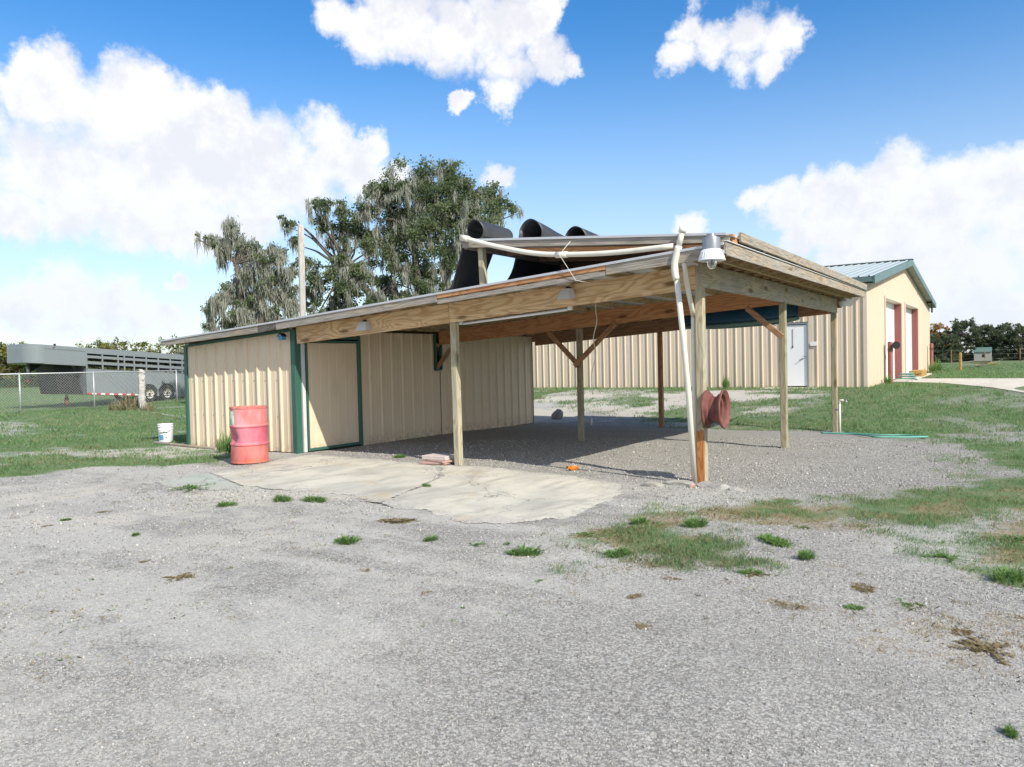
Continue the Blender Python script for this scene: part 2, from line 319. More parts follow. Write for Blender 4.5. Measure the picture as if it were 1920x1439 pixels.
# ------------------------------------------------------------------ helpers: geometry
def nmesh(name, v, f, smooth=False, mats=None, fm=None):
    """fast mesh from numpy / lists; faces all of one size or a mixed list"""
    me = bpy.data.meshes.new(name)
    if isinstance(f, np.ndarray):
        k = f.shape[1]; v = np.asarray(v, np.float32)
        me.vertices.add(len(v)); me.vertices.foreach_set('co', v.ravel())
        me.loops.add(f.size); me.loops.foreach_set('vertex_index', f.astype(np.int32).ravel())
        me.polygons.add(len(f)); me.polygons.foreach_set('loop_start', np.arange(0, f.size, k, dtype=np.int32))
        me.update(calc_edges=True)
    else:
        me.from_pydata([tuple(x) for x in v], [], f); me.update()
    if smooth: me.polygons.foreach_set('use_smooth', [True]*len(me.polygons))
    return me
def link(name, me, mat=None, parent=None, mw=None):
    o = bpy.data.objects.new(name, me); COL.objects.link(o)
    if mat is not None and not me.materials: me.materials.append(mat)
    mw = mw if mw is not None else Matrix.Identity(4)
    if parent is not None:
        o.parent = parent; o.matrix_local = WM[parent].inverted() @ mw
    else: o.matrix_local = mw
    WM[o] = mw
    return o
WM = {}
def thing(name, label, cat, loc=(0, 0, 0), group=None, rotz=0.0):
    o = bpy.data.objects.new(name, None); COL.objects.link(o)
    o.empty_display_size = .2
    mw = Matrix.Translation(Vector(loc)) @ Matrix.Rotation(rotz, 4, 'Z'); o.matrix_local = mw; WM[o] = mw
    return tag(o, label, cat, group)
def tag(o, label, cat, group=None, kind=None):
    o['label'] = label; o['category'] = cat
    if group: o['group'] = group
    if kind: o['kind'] = kind
    return o
def struct(o): o['kind'] = 'structure'; return o
def stuff(o, label=None, cat=None):
    o['kind'] = 'stuff'
    if label: o['label'] = label; o['category'] = cat
    return o
def boxmesh(lx, ly, lz, bev=0.0, seg=1):
    bm = bmesh.new(); bmesh.ops.create_cube(bm, size=1)
    bmesh.ops.scale(bm, vec=(lx, ly, lz), verts=bm.verts)
    if bev: bmesh.ops.bevel(bm, geom=bm.edges[:], offset=bev, segments=seg, affect='EDGES')
    me = bpy.data.meshes.new('box'); bm.to_mesh(me); bm.free(); return me
def frame(x, up=Vector((0, 0, 1))):
    x = Vector(x).normalized(); up = Vector(up)
    y = up.cross(x)
    if y.length < 1e-4: y = Vector((0, 1, 0)).cross(x) if abs(x.z) > .9 else Vector((0, 0, 1)).cross(x)
    y.normalize(); z = x.cross(y)
    return Matrix(((x.x, y.x, z.x), (x.y, y.y, z.y), (x.z, y.z, z.z)))
def board(name, p0, p1, w, h, mat, parent=None, bev=.004, up=(0, 0, 1), wob=0.0):
    """board from p0 to p1 (centre line); w across, h along up; grain along local X"""
    p0, p1 = Vector(p0), Vector(p1); d = p1-p0
    me = boxmesh(d.length, w, h, bev)
    if wob:
        r = random.Random(hash(name) & 255)
        for v in me.vertices:
            v.co.y += r.uniform(-wob, wob); v.co.z += r.uniform(-wob, wob)
    mw = Matrix.Translation((p0+p1)/2) @ frame(d, Vector(up)).to_4x4()
    return link(name, me, mat, parent, mw)
def box(name, c, size, mat, parent=None, bev=.003, rot=None):
    mw = Matrix.Translation(Vector(c))
    if rot is not None: mw = mw @ rot.to_4x4()
    return link(name, boxmesh(*size, bev), mat, parent, mw)
def spline(pts, n=8):
    P = [Vector(p) for p in pts]; P = [2*P[0]-P[1]] + P + [2*P[-1]-P[-2]]; out = []
    for i in range(1, len(P)-2):
        for k in range(n):
            t = k/n; a, b_, c, d = P[i-1:i+3]
            out.append(.5*((2*b_)+(c-a)*t+(2*a-5*b_+4*c-d)*t*t+(3*b_-a-3*c+d)*t**3))
    return out + [P[-2]]
def tubegeo(pts, r, seg=8, cap=True):
    pts = [Vector(p) for p in pts]; rs = r if hasattr(r, '__len__') else [r]*len(pts)
    V, F = [], []; prev = None
    for i, p in enumerate(pts):
        d = (pts[min(i+1, len(pts)-1)]-pts[max(i-1, 0)]).normalized()
        if prev is None: n = d.orthogonal().normalized()
        else:
            n = prev - d*prev.dot(d); n = n.normalized() if n.length > 1e-5 else d.orthogonal().normalized()
        prev = n; b_ = d.cross(n)
        for k in range(seg):
            a = 2*math.pi*k/seg; V.append(p + (n*math.cos(a)+b_*math.sin(a))*rs[i])
    for i in range(len(pts)-1):
        for k in range(seg):
            a, b_ = i*seg+k, i*seg+(k+1) % seg
            F.append((a, b_, b_+seg, a+seg))
    if cap: F += [tuple(range(seg))[::-1], tuple(range((len(pts)-1)*seg, len(pts)*seg))]
    return V, F
def tube(name, pts, r, mat, parent=None, seg=8, smooth=True, origin=None):
    V, F = tubegeo(pts, r, seg); o = Vector(origin) if origin is not None else Vector(pts[0])
    return link(name, nmesh(name, [v-o for v in V], F, smooth), mat, parent, Matrix.Translation(o))
def join(*geos):
    V, F = [], []
    for v, f in geos:
        n = len(V); V += list(v); F += [tuple(i+n for i in x) for x in f]
    return V, F
def lathe(prof, seg=24, axis='Z'):
    V, F = [], []
    for r, z in prof:
        for k in range(seg):
            a = 2*math.pi*k/seg; V.append(Vector((r*math.cos(a), r*math.sin(a), z)))
    n = len(prof)
    for i in range(n-1):
        for k in range(seg):
            a, b_ = i*seg+k, i*seg+(k+1) % seg; F.append((a, b_, b_+seg, a+seg))
    return V, F
def lathe_obj(name, prof, mat, parent, loc, seg=24, rot=None, smooth=True):
    V, F = lathe(prof, seg); mw = Matrix.Translation(Vector(loc))
    if rot is not None: mw = mw @ rot.to_4x4()
    me = nmesh(name, V, F, smooth)
    if smooth: me.set_sharp_from_angle(angle=math.radians(32))
    o = link(name, me, mat, parent, mw)
    return o
def meshobj(name, V, F, mat, parent=None, origin=(0, 0, 0), smooth=False):
    o = Vector(origin)
    return link(name, nmesh(name, [Vector(v)-o for v in V], F, smooth), mat, parent, Matrix.Translation(o))
RIB = [(0, 0), (.095, 0), (.1, .004), (.118, .004), (.123, 0), (.178, 0), (.183, .004), (.2, .004), (.205, 0), (.236, 0), (.256, .033), (.285, .033)]
def ribbed(name, org, along, out, length, zb, zt, mat, parent, pitch=.305, per=3, rise=None, flip=False, lift=.0):
    """metal sheets, three ribs each; zb and zt are the sheet's two ends as functions of s along the wall"""
    org, along, out = Vector(org), Vector(along).normalized(), Vector(out).normalized()
    rise = Vector(rise) if rise is not None else Vector((0, 0, 1))
    k = pitch/.305; s0 = 0.0; i = 0; objs = []
    while s0 < length-1e-4:
        s1 = min(length, s0+pitch*per); V, F = [], []
        ss = []
        for j in range(per+1):
            for (a, d) in RIB:
                s = s0+j*pitch+a*k
                if s <= s1+1e-6: ss.append((s, d*k))
        if ss[-1][0] < s1-1e-4: ss.append((s1, 0))
        o0 = org + along*s0
        for (s, d) in ss:
            for z in (zb(s), zt(s)):
                V.append(org+along*s+out*(d+.0015*(i % 2)+lift)+rise*z-o0)
        for j in range(len(ss)-1): F.append((2*j, 2*j+2, 2*j+3, 2*j+1))
        objs.append(link(name, nmesh(name, V, F), mat, parent, Matrix.Translation(o0)))
        s0 = s1; i += 1
    return objs
def fastobj(name, V, F, mat, parent=None, tint=None, mw=None, smooth=False):
    me = nmesh(name, V, F, smooth)
    if tint is not None:
        a = me.attributes.new('tint', 'FLOAT', 'POINT'); a.data.foreach_set('value', np.asarray(tint, np.float32))
    return link(name, me, mat, parent, mw)

# ------------------------------------------------------------------ terrain
def ss_(a, b, x):
    t = np.clip((x-a)/(b-a), 0, 1); return t*t*(3-2*t)
def gz(u, v):
    u = np.asarray(u, float); v = np.asarray(v, float)
    return (.42*ss_(8.5, 17.5, v)+.13*ss_(18, 45, v)-.9*ss_(50, 150, v)-.06*ss_(4.5, 7.5, v)*(1-ss_(7.5, 10, v))*ss_(-9, -7, u)
            )
def G(u, v, dz=0.0): return Vector((u, v, float(gz(u, v))+dz))
_h = np.random.RandomState(3).rand(256, 256)
def vnoise(x, y):
    x = np.asarray(x, float); y = np.asarray(y, float)
    xi = np.floor(x).astype(int); yi = np.floor(y).astype(int); fx = x-xi; fy = y-yi
    fx = fx*fx*(3-2*fx); fy = fy*fy*(3-2*fy)
    h = lambda a, b_: _h[a % 256, b_ % 256]
    return (h(xi, yi)*(1-fx)+h(xi+1, yi)*fx)*(1-fy)+(h(xi, yi+1)*(1-fx)+h(xi+1, yi+1)*fx)*fy
def fbm(x, y, s, o=4):
    t = 0; a = .5; n = 0
    for i in range(o): t = t+a*vnoise(x*s+17.3*i, y*s+5.1*i); n += a; a *= .5; s *= 2.05
    return t/n
def polysd(u, v, poly):
    """signed distance, positive inside"""
    u = np.asarray(u, float); v = np.asarray(v, float)
    d = np.full(u.shape, 1e9); ins = np.zeros(u.shape, bool); n = len(poly)
    for i in range(n):
        ax, ay = poly[i]; bx, by = poly[(i+1) % n]
        ex, ey = bx-ax, by-ay; t = np.clip(((u-ax)*ex+(v-ay)*ey)/(ex*ex+ey*ey), 0, 1)
        d = np.minimum(d, np.hypot(u-ax-t*ex, v-ay-t*ey))
        c = ((ay > v) != (by > v)); ins ^= c & (u < (bx-ax)*(v-ay)/((by-ay) if by != ay else 1e-9)+ax)
    return np.where(ins, d, -d)
GRASS_L = [(-14, -12), (-9.2, -5), (-8.6, -4.09), (-8.15, -3.88), (-8.59, -3.01), (-7.73, -2.25), (-7.13, -1.46), (-8.0, -.45), (-10.1, -.15), (-10.4, 7.5), (-12, 60), (-12, 900), (-900, 900), (-900, -60)]
GRASS_R = [(-6.5, 9.5), (-3.6, 7.5), (-.56, 7.2), (.46, 7.0), (1.35, 6.58), (2.42, 4.29), (2.57, 2.92), (2.61, 1.4), (2.3, -.06), (5, -3), (900, -60), (900, 900), (-12, 900), (-12, 18), (-10, 12)]
BAND = [(3.6, -3.3), (3.25, -3.23), (2.99, -3.15), (2.75, -2.85), (2.44, -2.26), (1.9, -2.15), (1.3, -2.23), (1.37, -3.43), (.92, -3.85), (.68, -4.23), (.4, -3.78), (-.06, -3.41), (.27, -2.64), (.51, -1.67), (1.32, -.78), (2.22, -.06), (3.6, 1)]
SLAB_A = [(-6.90, -2.05), (-6.53, -1.75), (-7.04, -.32), (-7.05, .16), (-5.63, .14), (-4.55, -.02), (-3.79, -.36), (-3.2, -1.1), (-2.95, -1.75), (-2.6, -2.85), (-2.76, -2.86), (-3.73, -2.72), (-4.85, -2.85)]
SLAB_B = [(-4.53, -.03), (-2.85, .06), (-1.56, -.19), (-.78, -.55), (-.43, -1.09), (-.31, -1.92), (-.28, -2.65), (-.73, -3.16), (-1.16, -3.33), (-1.82, -3.16), (-2.58, -2.87), (-2.93, -1.75), (-3.18, -1.09), (-3.77, -.35)]
SLAB_C = [(-6.49, -3.09), (-6.75, -2.5), (-6.92, -2.06), (-4.88, -2.88), (-5.2, -3.2), (-5.9, -3.25)]
def masks(u, v):
    u = np.asarray(u, float); v = np.asarray(v, float)
    n1 = fbm(u, v, .9, 5); n2 = fbm(u+40, v, .28, 4); n3 = fbm(u, v+70, 2.6, 4)
    gl = ss_(-.25, .45, polysd(u, v, GRASS_L)+(n1-.5)*1.6)
    gr = ss_(-.6, .8, polysd(u, v, GRASS_R)+(n1-.5)*2.0+(n3-.5)*.8)
    gb = ss_(-.5, .4, polysd(u, v, BAND)+(n3-.5)*1.3)*(.42+.5*ss_(.36, .58, n1))
    far = ss_(14, 30, np.hypot(u-3.3, v+9))
    # bare sandy places
    bare = ss_(.50, .72, fbm(u*.45+v*.15+9, v*.9-u*.2, .9, 5))
    near_left = ss_(-7.5, -9, u)*(1-ss_(-24, -30, u)*.7)
    gl = gl*(1-.55*bare*near_left)
    yard = ss_(7.0, 8.6, v)*(1-ss_(15.8, 17.2, v))*(1-ss_(-3.2, -.4, u))*ss_(-14, -11, u)
    gr = gr*(1-yard*(.25+.7*ss_(.36, .6, n1)))
    gr = gr*(1-.55*ss_(.52, .66, n2)*(1-far*.5))
    g = np.maximum(np.maximum(gl, gr), gb)
    # no grass under the roof, on the slabs or in the sheds
    cover = ss_(-7.4, -7.2, u)*(1-ss_(.25, .9, u))*ss_(-.6, 0, v)*(1-ss_(7.0, 7.6, v))
    g = g*(1-cover)
    for P in (SLAB_A, SLAB_B, SLAB_C): g = g*(1-ss_(-.05, .02, polysd(u, v, P)))
    sand = np.clip(yard*ss_(.30, .6, n1+.04)*.8, 0, 1)
    sand = np.maximum(sand, .6*ss_(-15.5, -12, u)*bare*near_left*ss_(-.25, .45, polysd(u, v, GRASS_L)))
    sand = np.maximum(sand, .9*ss_(-13, -11, u)*(1-ss_(-8.8, -8, u))*ss_(-.9, -.4, v)*(1-ss_(.1, .6, v))*ss_(.35, .5, n3))
    sand = np.maximum(sand, .62*ss_(-1.2, -3.0, u)*ss_(-2.2, -2.8, v)*(1-ss_(-.1, .4, polysd(u, v, GRASS_L)))*ss_(-5.8, -4.6, v-(u+3)*.15)*ss_(.3, .55, n1))
    coarse = np.clip(ss_(-.9, .1, v)*.95*(1-ss_(-7, -7.2, u)) + ss_(.2, 1.6, u-(v+5)*.1)*ss_(.3, .6, n2+.1)*.9, 0, 1)
    dry = ss_(-.45, .15, polysd(u, v, BAND)+(n3-.5)*.9)*ss_(.40, .56, fbm(u+5, v, 1.7, 4))*.85
    dry = np.maximum(dry, .7*ss_(1.0, 2.2, u)*ss_(-5.2, -4.6, v)*(1-ss_(-3.3, -2.6, v))*ss_(.55, .68, fbm(u*1.5+11, v*2.5, 1.6, 4)))
    dry = np.maximum(dry, .8*ss_(-7.6, -7.1, u)*0)
    dry = np.maximum(dry, ss_(.3, -.1, np.hypot((u-3.1)/1.1, (v+4.4)/.8)-.3+(n3-.5)*1.3)*.6)
    return g, sand, coarse, dry

def grid_lines(segs):
    L = [segs[0][0]]
    for a, b_, st in segs:
        n = max(1, int(round((b_-a)/st))); L += list(a+(b_-a)*np.arange(1, n+1)/n)
    return np.array(L)
GU = grid_lines([(-900, -200, 70), (-200, -60, 10), (-60, -30, 1.5), (-30, -14, .4), (-14, 5, .1), (5, 20, .8), (20, 80, 6), (80, 900, 80)])
GV = grid_lines([(-60, -14, 4), (-14, -9, .5), (-9, 9, .1), (9, 20, .3), (20, 50, 1.2), (50, 200, 8), (200, 1500, 80)])
uu, vv = np.meshgrid(GU, GV, indexing='ij')
zz = gz(uu, vv)
wt_near = np.exp(-((uu+1)/14)**2-((vv)/13)**2)
slabm = np.zeros(uu.shape)
for P in (SLAB_A, SLAB_B, SLAB_C): slabm = np.maximum(slabm, ss_(.0, .28, polysd(uu, vv, P)))
zz = zz + ((fbm(uu, vv, 1.1, 5)-.5)*.05+(fbm(uu, vv, .25, 3)-.5)*.06)*wt_near*(1-slabm*.92) - .007*slabm
zz = zz + (fbm(uu+3, vv, .05, 3)-.5)*.25*ss_(30, 70, np.hypot(uu-3.3, vv+9))
# two low mounds of mulch by the left field
for (mu, mv, mr, mh) in ((-21.5, 4.2, 2.2, .22), (-23.2, 3.0, 2.0, .16), (-20.0, 4.9, 1.2, .12)):
    zz = zz + mh*np.exp(-((uu-mu)/mr)**2*1.2-((vv-mv)/mr)**2*3)
nu, nv = uu.shape
idx = np.arange(nu*nv).reshape(nu, nv)
F = np.stack([idx[:-1, :-1], idx[1:, :-1], idx[1:, 1:], idx[:-1, 1:]], -1).reshape(-1, 4)
gme = nmesh('ground', np.stack([uu, vv, zz], -1).reshape(-1, 3), F, True)
for nm, arr in zip(('grass', 'sand', 'coarse', 'dry'), masks(uu.ravel(), vv.ravel())):
    a = gme.attributes.new(nm, 'FLOAT', 'POINT'); a.data.foreach_set('value', arr.astype(np.float32))
ground = struct(link('ground', gme, M['ground']))

SLAB_ALL = [(-6.49, -3.09), (-6.75, -2.5), (-6.53, -1.75), (-7.04, -.32), (-7.05, .16), (-5.63, .14), (-4.55, -.02), (-2.85, .06), (-1.56, -.19), (-.78, -.55), (-.43, -1.09), (-.31, -1.92), (-.28, -2.65), (-.73, -3.16), (-1.16, -3.33), (-1.82, -3.16), (-2.76, -2.86), (-3.73, -2.72), (-4.88, -2.88), (-5.2, -3.2), (-5.9, -3.25)]
def slab(name, poly, z, mat, parent=None, st=.035):
    """worn slab: a fine sheet with broken outline; dust lies over its margins"""
    us = np.arange(min(p[0] for p in poly)-.1, max(p[0] for p in poly)+.1, st); vs = np.arange(min(p[1] for p in poly)-.1, max(p[1] for p in poly)+.1, st)
    a, b_ = np.meshgrid(us, vs, indexing='ij')
    rag = polysd(a, b_, SLAB_ALL)-.02+(fbm(a, b_, 1.6, 5)-.5)*.55
    own = polysd(a, b_, poly)+.022+(fbm(a+9, b_, 9, 3)-.5)*.035
    z0 = z+(fbm(a, b_, .5, 3)-.5)*.004-.010*ss_(.12, -.03, rag)
    vid = np.arange(a.size).reshape(a.shape)
    ins_ = (np.minimum(rag, own) > 0); q = ins_[:-1, :-1] & ins_[1:, :-1] & ins_[1:, 1:] & ins_[:-1, 1:]
    Fs = np.stack([vid[:-1, :-1], vid[1:, :-1], vid[1:, 1:], vid[:-1, 1:]], -1)[q]
    used = np.unique(Fs); mp = np.zeros(a.size, int); mp[used] = np.arange(len(used))
    c = Vector((float(a.ravel()[used].mean()), float(b_.ravel()[used].mean()), z))
    V = np.stack([a.ravel(), b_.ravel(), z0.ravel()], 1)[used]-np.array(c[:])
    me = nmesh(name, V, mp[Fs], True)
    at = me.attributes.new('edge', 'FLOAT', 'POINT'); at.data.foreach_set('value', np.clip(polysd(a, b_, SLAB_ALL).ravel()[used], -1, 2).astype(np.float32))
    return link(name, me, mat, parent, Matrix.Translation(c))
struct(slab('concrete_pad', SLAB_A, .007, M['conc']))
struct(slab('concrete_pad', SLAB_B, .006, M['conc']))
struct(slab('concrete_pad', SLAB_C, .005, M['conc_green']))
# ------------------------------------------------------------------ carport with enclosed store room
SL = .06
def roof_z(u): return 2.745+SL*u                 # top of the lower roof
def bbot(u): return 2.33+SL*u                     # underside of the u-running beams
cp = thing('carport', 'open timber carport with tan metal store room at its end', 'carport', (-5, 3.8, 0))
BH = .285
def ubeam(name, u0, u1, v, mat, w=.045, h=BH, dz=0.0):
    return board(name, (u0, v, bbot(u0)+h/2+dz), (u1, v, bbot(u1)+h/2+dz), w, h, mat, cp, .005)
# posts
def post(u, v, top, mat, lean=(0, 0), foot=.12, w=.1):
    g = float(gz(u, v)); return board('post', (u-lean[0], v-lean[1], g-foot), (u, v, top), w, w, mat, cp, .008, up=(0, 1, 0))
post(0, 0, 2.60, M['wood_post'], (-.005, 0))
board('post_foot_board', (.0, -.058, -.02), (.0, -.060, .62), .09, .014, M['wood_rusty'], cp, .003, up=(0, 1, 0))
post(-3.74, 0, bbot(-3.74), M['wood_post'], (-.02, 0))
post(-3.74, 3.80, bbot(-3.74), M['wood_olive'])
post(-3.74, 7.62, bbot(-3.74)+.02, M['wood_brace'])
post(0, 3.76, 2.35, M['wood_olive'])
post(0, 7.66, 2.35, M['wood_olive'])
# beams running down the slope
ubeam('front_beam', -7.12, -3.80, -.03, M['wood_tan'])
ubeam('front_beam', -3.795, -.03, -.03, M['wood_tan'])
ubeam('middle_beam', -7.05, -.025, 3.72, M['wood_orange'])
ubeam('rear_beam', -7.10, -3.742, 7.60, M['wood_brace'])
ubeam('rear_beam', -3.738, -.03, 7.60, M['wood_brace'])
# side beam along the high edge
board('side_beam', (.03, -.05, 2.35+BH/2), (.03, 3.93, 2.35+BH/2), .045, BH, M['wood_beam'], cp, .005)
board('side_beam', (.03, 3.935, 2.35+BH/2), (.03, 7.75, 2.345+BH/2), .045, BH, M['wood_beam'], cp, .005)
# braces
def brace(a, b_, mat): board('brace', a, b_, .042, .09, mat, cp, .004, up=(0, 1, 0))
for a, b_, mt in (((-3.70, 3.70, 1.40), (-4.36, 3.70, 2.06), 'wood_brace'), ((-3.78, 3.662, 1.40), (-2.92, 3.662, 2.16), 'wood_brace'),
                  ((.0, 3.70, 1.80), (-.56, 3.70, 2.30), 'wood_brace'), ((-7.12, 3.70, 1.42), (-6.62, 3.70, 1.94), 'wood_brace')):
    a, b_ = Vector(a), Vector(b_); d = (b_-a).normalized()
    me = boxmesh((b_-a).length, .04, .09, .004); mw = Matrix.Translation((a+b_)/2) @ frame(d, Vector((0, 1, 0)).cross(d)).to_4x4()
    link('brace', me, M[mt], cp, mw)
# purlins on the beams, running front to back
PUR = [-10.25+.61*i for i in range(17)]
for u in PUR:
    board('purlin', (u, max(-.44, -.28-.03*max(0, u+7.3)), bbot(u)+BH+.045), (u, 8.08, bbot(u)+BH+.045), .04, .09, M['wood_fir'], cp, 0)
u = .25; board('purlin', (u, -.44, bbot(u)+BH+.045), (u, 8.08, bbot(u)+BH+.045), .04, .09, M['wood_fir'], cp, 0)
board('blocking', (-.005, -.3, 2.69), (-.005, 7.7, 2.69), .03, .11, M['wood_brace'], cp, 0)
for i in range(19):
    v = -.2+.45*i; board('lookout', (.06, v, 2.665), (.475, v, 2.69), .035, .06, M['wood_fir'], cp, 0)
# lower roof sheets, ribs run down the slope
ribbed('roof_panel', (-10.70, -.27, roof_z(-10.70)-.03), (0, 1, 0), (0, 0, 1), 8.42, lambda s: 0, lambda s: 1, M['galv'], cp, rise=Vector((11.2, 0, 11.2*SL)), lift=.0)
# fascia boards: front edge
def fv(u): return -.30-.033*max(0.0, u+7.3)             # front edge of the lower roof: the overhang widens to the right
def fascia(u0, u1, mat, dz0=0.0, dz1=0.0, h=.135):
    board('fascia', (u0, fv(u0)-.018, roof_z(u0)-.045-h/2+dz0), (u1, fv(u1)-.018, roof_z(u1)-.045-h/2+dz1), .035, h, mat, cp, .004)
fascia(-10.66, -7.78, M['wood_grey'], .012, -.02, .10); fascia(-7.775, -7.30, M['wood_rot'], -.02, 0, .11); fascia(-7.295, -3.70, M['wood_grey'], 0, .02, .12)
fascia(-3.695, -.98, M['wood_orange'], .025, .03, .075); fascia(-.975, .40, M['wood_grey'], .02, .01, .13)
board('fascia', (-3.69, fv(-3.69)-.012, roof_z(-3.69)-.145), (-.975, fv(-.975)-.012, roof_z(-.975)-.135), .035, .06, M['wood_grey'], cp, .003)
board('drip_edge', (-10.68, fv(-10.6)-.042, roof_z(-10.68)-.035), (-7.3, fv(-7.3)-.042, roof_z(-7.3)-.03), .012, .03, M['silver'], cp, .002)
board('drip_edge', (-7.298, fv(-7.3)-.042, roof_z(-7.3)-.03), (.50, fv(.5)-.042, roof_z(.50)-.022), .012, .03, M['silver'], cp, .002)
us = [-10.70, -7.3, .5]; Vr = [p for u_ in us for p in ((u_, fv(u_)-.035, roof_z(u_)-.028), (u_, -.26, roof_z(u_)-.028))]; Vr += [(x, y, z-.006) for x, y, z in Vr]
meshobj('roof_edge_sheet', Vr, [(0, 2, 3, 1), (2, 4, 5, 3), (7, 9, 8, 6), (9, 11, 10, 8)], M['galv'], cp, (-5, -.4, 2.4))
# lower fascia on the high side and the batten under it
board('fascia', (.50, -.56, 2.705), (.50, 8.10, 2.715), .035, .125, M['wood_grey'], cp, .005)
board('rear_fascia', (-10.6, 8.13, roof_z(-10.6)-.16), (.06, 8.13, roof_z(.06)-.16), .035, .24, M['wood_brace'], cp, .004)
for k in range(3): board('soffit_plank', (.115+.125*k, -.42, 2.722+.006*k), (.115+.125*k, 8.05, 2.722+.006*k), .12, .014, M['wood_brace'], cp, 0)
board('fascia_batten', (.522, -.56, 2.635), (.522, 7.9, 2.66), .012, .03, M['wood_grey'], cp, .003)
board('drip_edge', (.50, -.56, 2.785), (.50, 8.1, 2.79), .06, .012, M['galv'], cp, .002)
# raised rack above the roof, falling to the right
def up_z(u): return 3.215-(u+3.2)*.0895         # top of the rack
board('rack_board', (-3.2, -.455, up_z(-3.2)-.08), (.52, -.455, up_z(.52)-.065), .035, .085, M['wood_grey'], cp, .004)
board('rack_board', (-2.3, -.40, up_z(-2.3)-.165), (.3, -.40, up_z(.3)-.15), .035, .07, M['wood_orange'], cp, .004)
board('rack_board', (-3.2, 8.0, up_z(-3.2)-.08), (.52, 8.0, up_z(.52)-.065), .035, .085, M['wood_grey'], cp, .004)
board('rack_board', (-3.18, -.43, up_z(-3.18)-.09), (-3.18, 8.0, up_z(-3.18)-.09), .035, .09, M['wood_grey'], cp, .004)
board('fascia', (.535, -.12, 2.872), (.535, 4.1, 2.865), .035, .12, M['wood_grey'], cp, .006)
board('fascia', (.535, 4.105, 2.865), (.535, 8.12, 2.85), .035, .12, M['wood_grey'], cp, .006)
board('block', (.47, -.30, 2.845), (.47, -.14, 2.845), .08, .10, M['wood_orange'], cp, .004)
for i in range(9):
    v = .55+i*.92; board('rack_rafter', (-3.15, v, up_z(-3.15)-.085), (.5, v, up_z(.5)-.085), .038, .08, M['wood_brace'], cp, 0)
for v, hgt in ((-.36, 0), (1.9, 0), (3.9, 0), (5.9, 0), (7.8, 0)):
    board('rack_post', (-2.93, v, roof_z(-2.93)), (-2.95, v, up_z(-2.95)-.12), .085, .085, M['wood_post'] if v < 0 else M['wood_brace'], cp, .005, up=(0, 1, 0))
    if v > 0: board('rack_post', (-1.6, v, roof_z(-1.6)), (-1.6, v, up_z(-1.6)-.12), .06, .06, M['wood_brace'], cp, .004, up=(0, 1, 0))
ribbed('rack_panel', (-3.22, -.48, up_z(-3.22)-.03), (0, 1, 0), (0, 0, 1), 8.58, lambda s: 0, lambda s: 1, M['galv'], cp, rise=Vector((3.76, 0, -3.76*.0895)))
board('drip_edge', (-2.95, -.485, up_z(-2.95)-.02), (.5, -.485, up_z(.5)-.012), .012, .03, M['silver'], cp, .002)
# store room walls: sheets of ribbed metal
wt_top = lambda u: bbot(u)+BH-.005
ribbed('wall_panel', (-10.30, -.02, .02), (1, 0, 0), (0, -1, 0), 3.06, lambda s: .01, lambda s: wt_top(-10.30+s)-.02, M['tan'], cp)
ribbed('wall_panel', (-7.16, 1.47, .02), (0, 1, 0), (1, 0, 0), 2.20, lambda s: -.02, lambda s: 2.11, M['tan'], cp)
ribbed('wall_panel', (-7.16, 3.86, .02), (0, 1, 0), (1, 0, 0), 3.62, lambda s: -.06, lambda s: 2.11, M['tan'], cp)
ribbed('wall_panel', (-7.175, 3.67, .02), (0, 1, 0), (1, 0, 0), .19, lambda s: -.02, lambda s: 1.38, M['tan'], cp, per=1)
ribbed('wall_panel', (-7.20, .05, .02), (0, 1, 0), (1, 0, 0), 1.42, lambda s: 1.98, lambda s: 2.11, M['tan'], cp)
ribbed('wall_panel', (-10.32, 7.48, .02), (0, -1, 0), (-1, 0, 0), 7.5, lambda s: 0, lambda s: 1.94, M['tan'], cp)
ribbed('wall_panel', (-7.2, 7.5, .02), (-1, 0, 0), (0, 1, 0), 3.1, lambda s: -.04, lambda s: wt_top(-7.2-s)-.02, M['tan'], cp)
def corner(u, v, w, d, z0, z1): box('corner_trim', (u, v, (z0+z1)/2), (w, d, z1-z0), M['green'], cp, .006)
corner(-7.215, -.005, .115, .125, .0, 2.155); corner(-10.33, -.005, .085, .10, .0, 1.975)
corner(-7.185, 7.51, .08, .08, -.05, 2.10); corner(-10.33, 7.48, .09, .09, 0, 1.97)
board('eave_trim', (-10.28, -.062, wt_top(-10.28)-.03), (-7.28, -.062, wt_top(-7.28)-.03), .02, .05, M['green'], cp, .002)
box('recess_trim', (-7.135, 3.665, 1.74), (.06, .03, .76), M['green'], cp); box('recess_trim', (-7.135, 3.865, 1.70), (.06, .03, .62), M['green'], cp)
box('recess_trim', (-7.13, 3.765, 1.375), (.06, .17, .03), M['green'], cp); box('recess_back', (-7.26, 3.765, 1.75), (.02, .2, .74), M['galv'], cp)
# store room door
door = link('door', boxmesh(.035, 1.20, 1.84, .003), M['tan'], cp, Matrix.Translation((-7.16, .785, 1.00)))
for nm, c, sz in (('door_edge', (-7.137, .168, 1.0), (.04, .035, 1.93)), ('door_edge', (-7.137, 1.402, 1.0), (.04, .035, 1.93)), ('door_edge', (-7.137, .785, 1.945), (.038, 1.198, .04)), ('door_edge', (-7.137, .785, .058), (.038, 1.198, .045))):
    box(nm, c, sz, M['green'], door, .004)
for i in range(6): box('door_crease', (-7.141, .30+i*.20, 1.0), (.006, .05, 1.83), M['tan'], door, .002)
box('door_jamb', (-7.165, 1.455, 1.0), (.075, .055, 2.10), M['green'], cp); box('door_header', (-7.165, .80, 2.015), (.07, 1.25, .05), M['green'], cp)
box('door_jamb', (-7.165, .105, 1.0), (.05, .07, 1.95), M['galv'], cp)
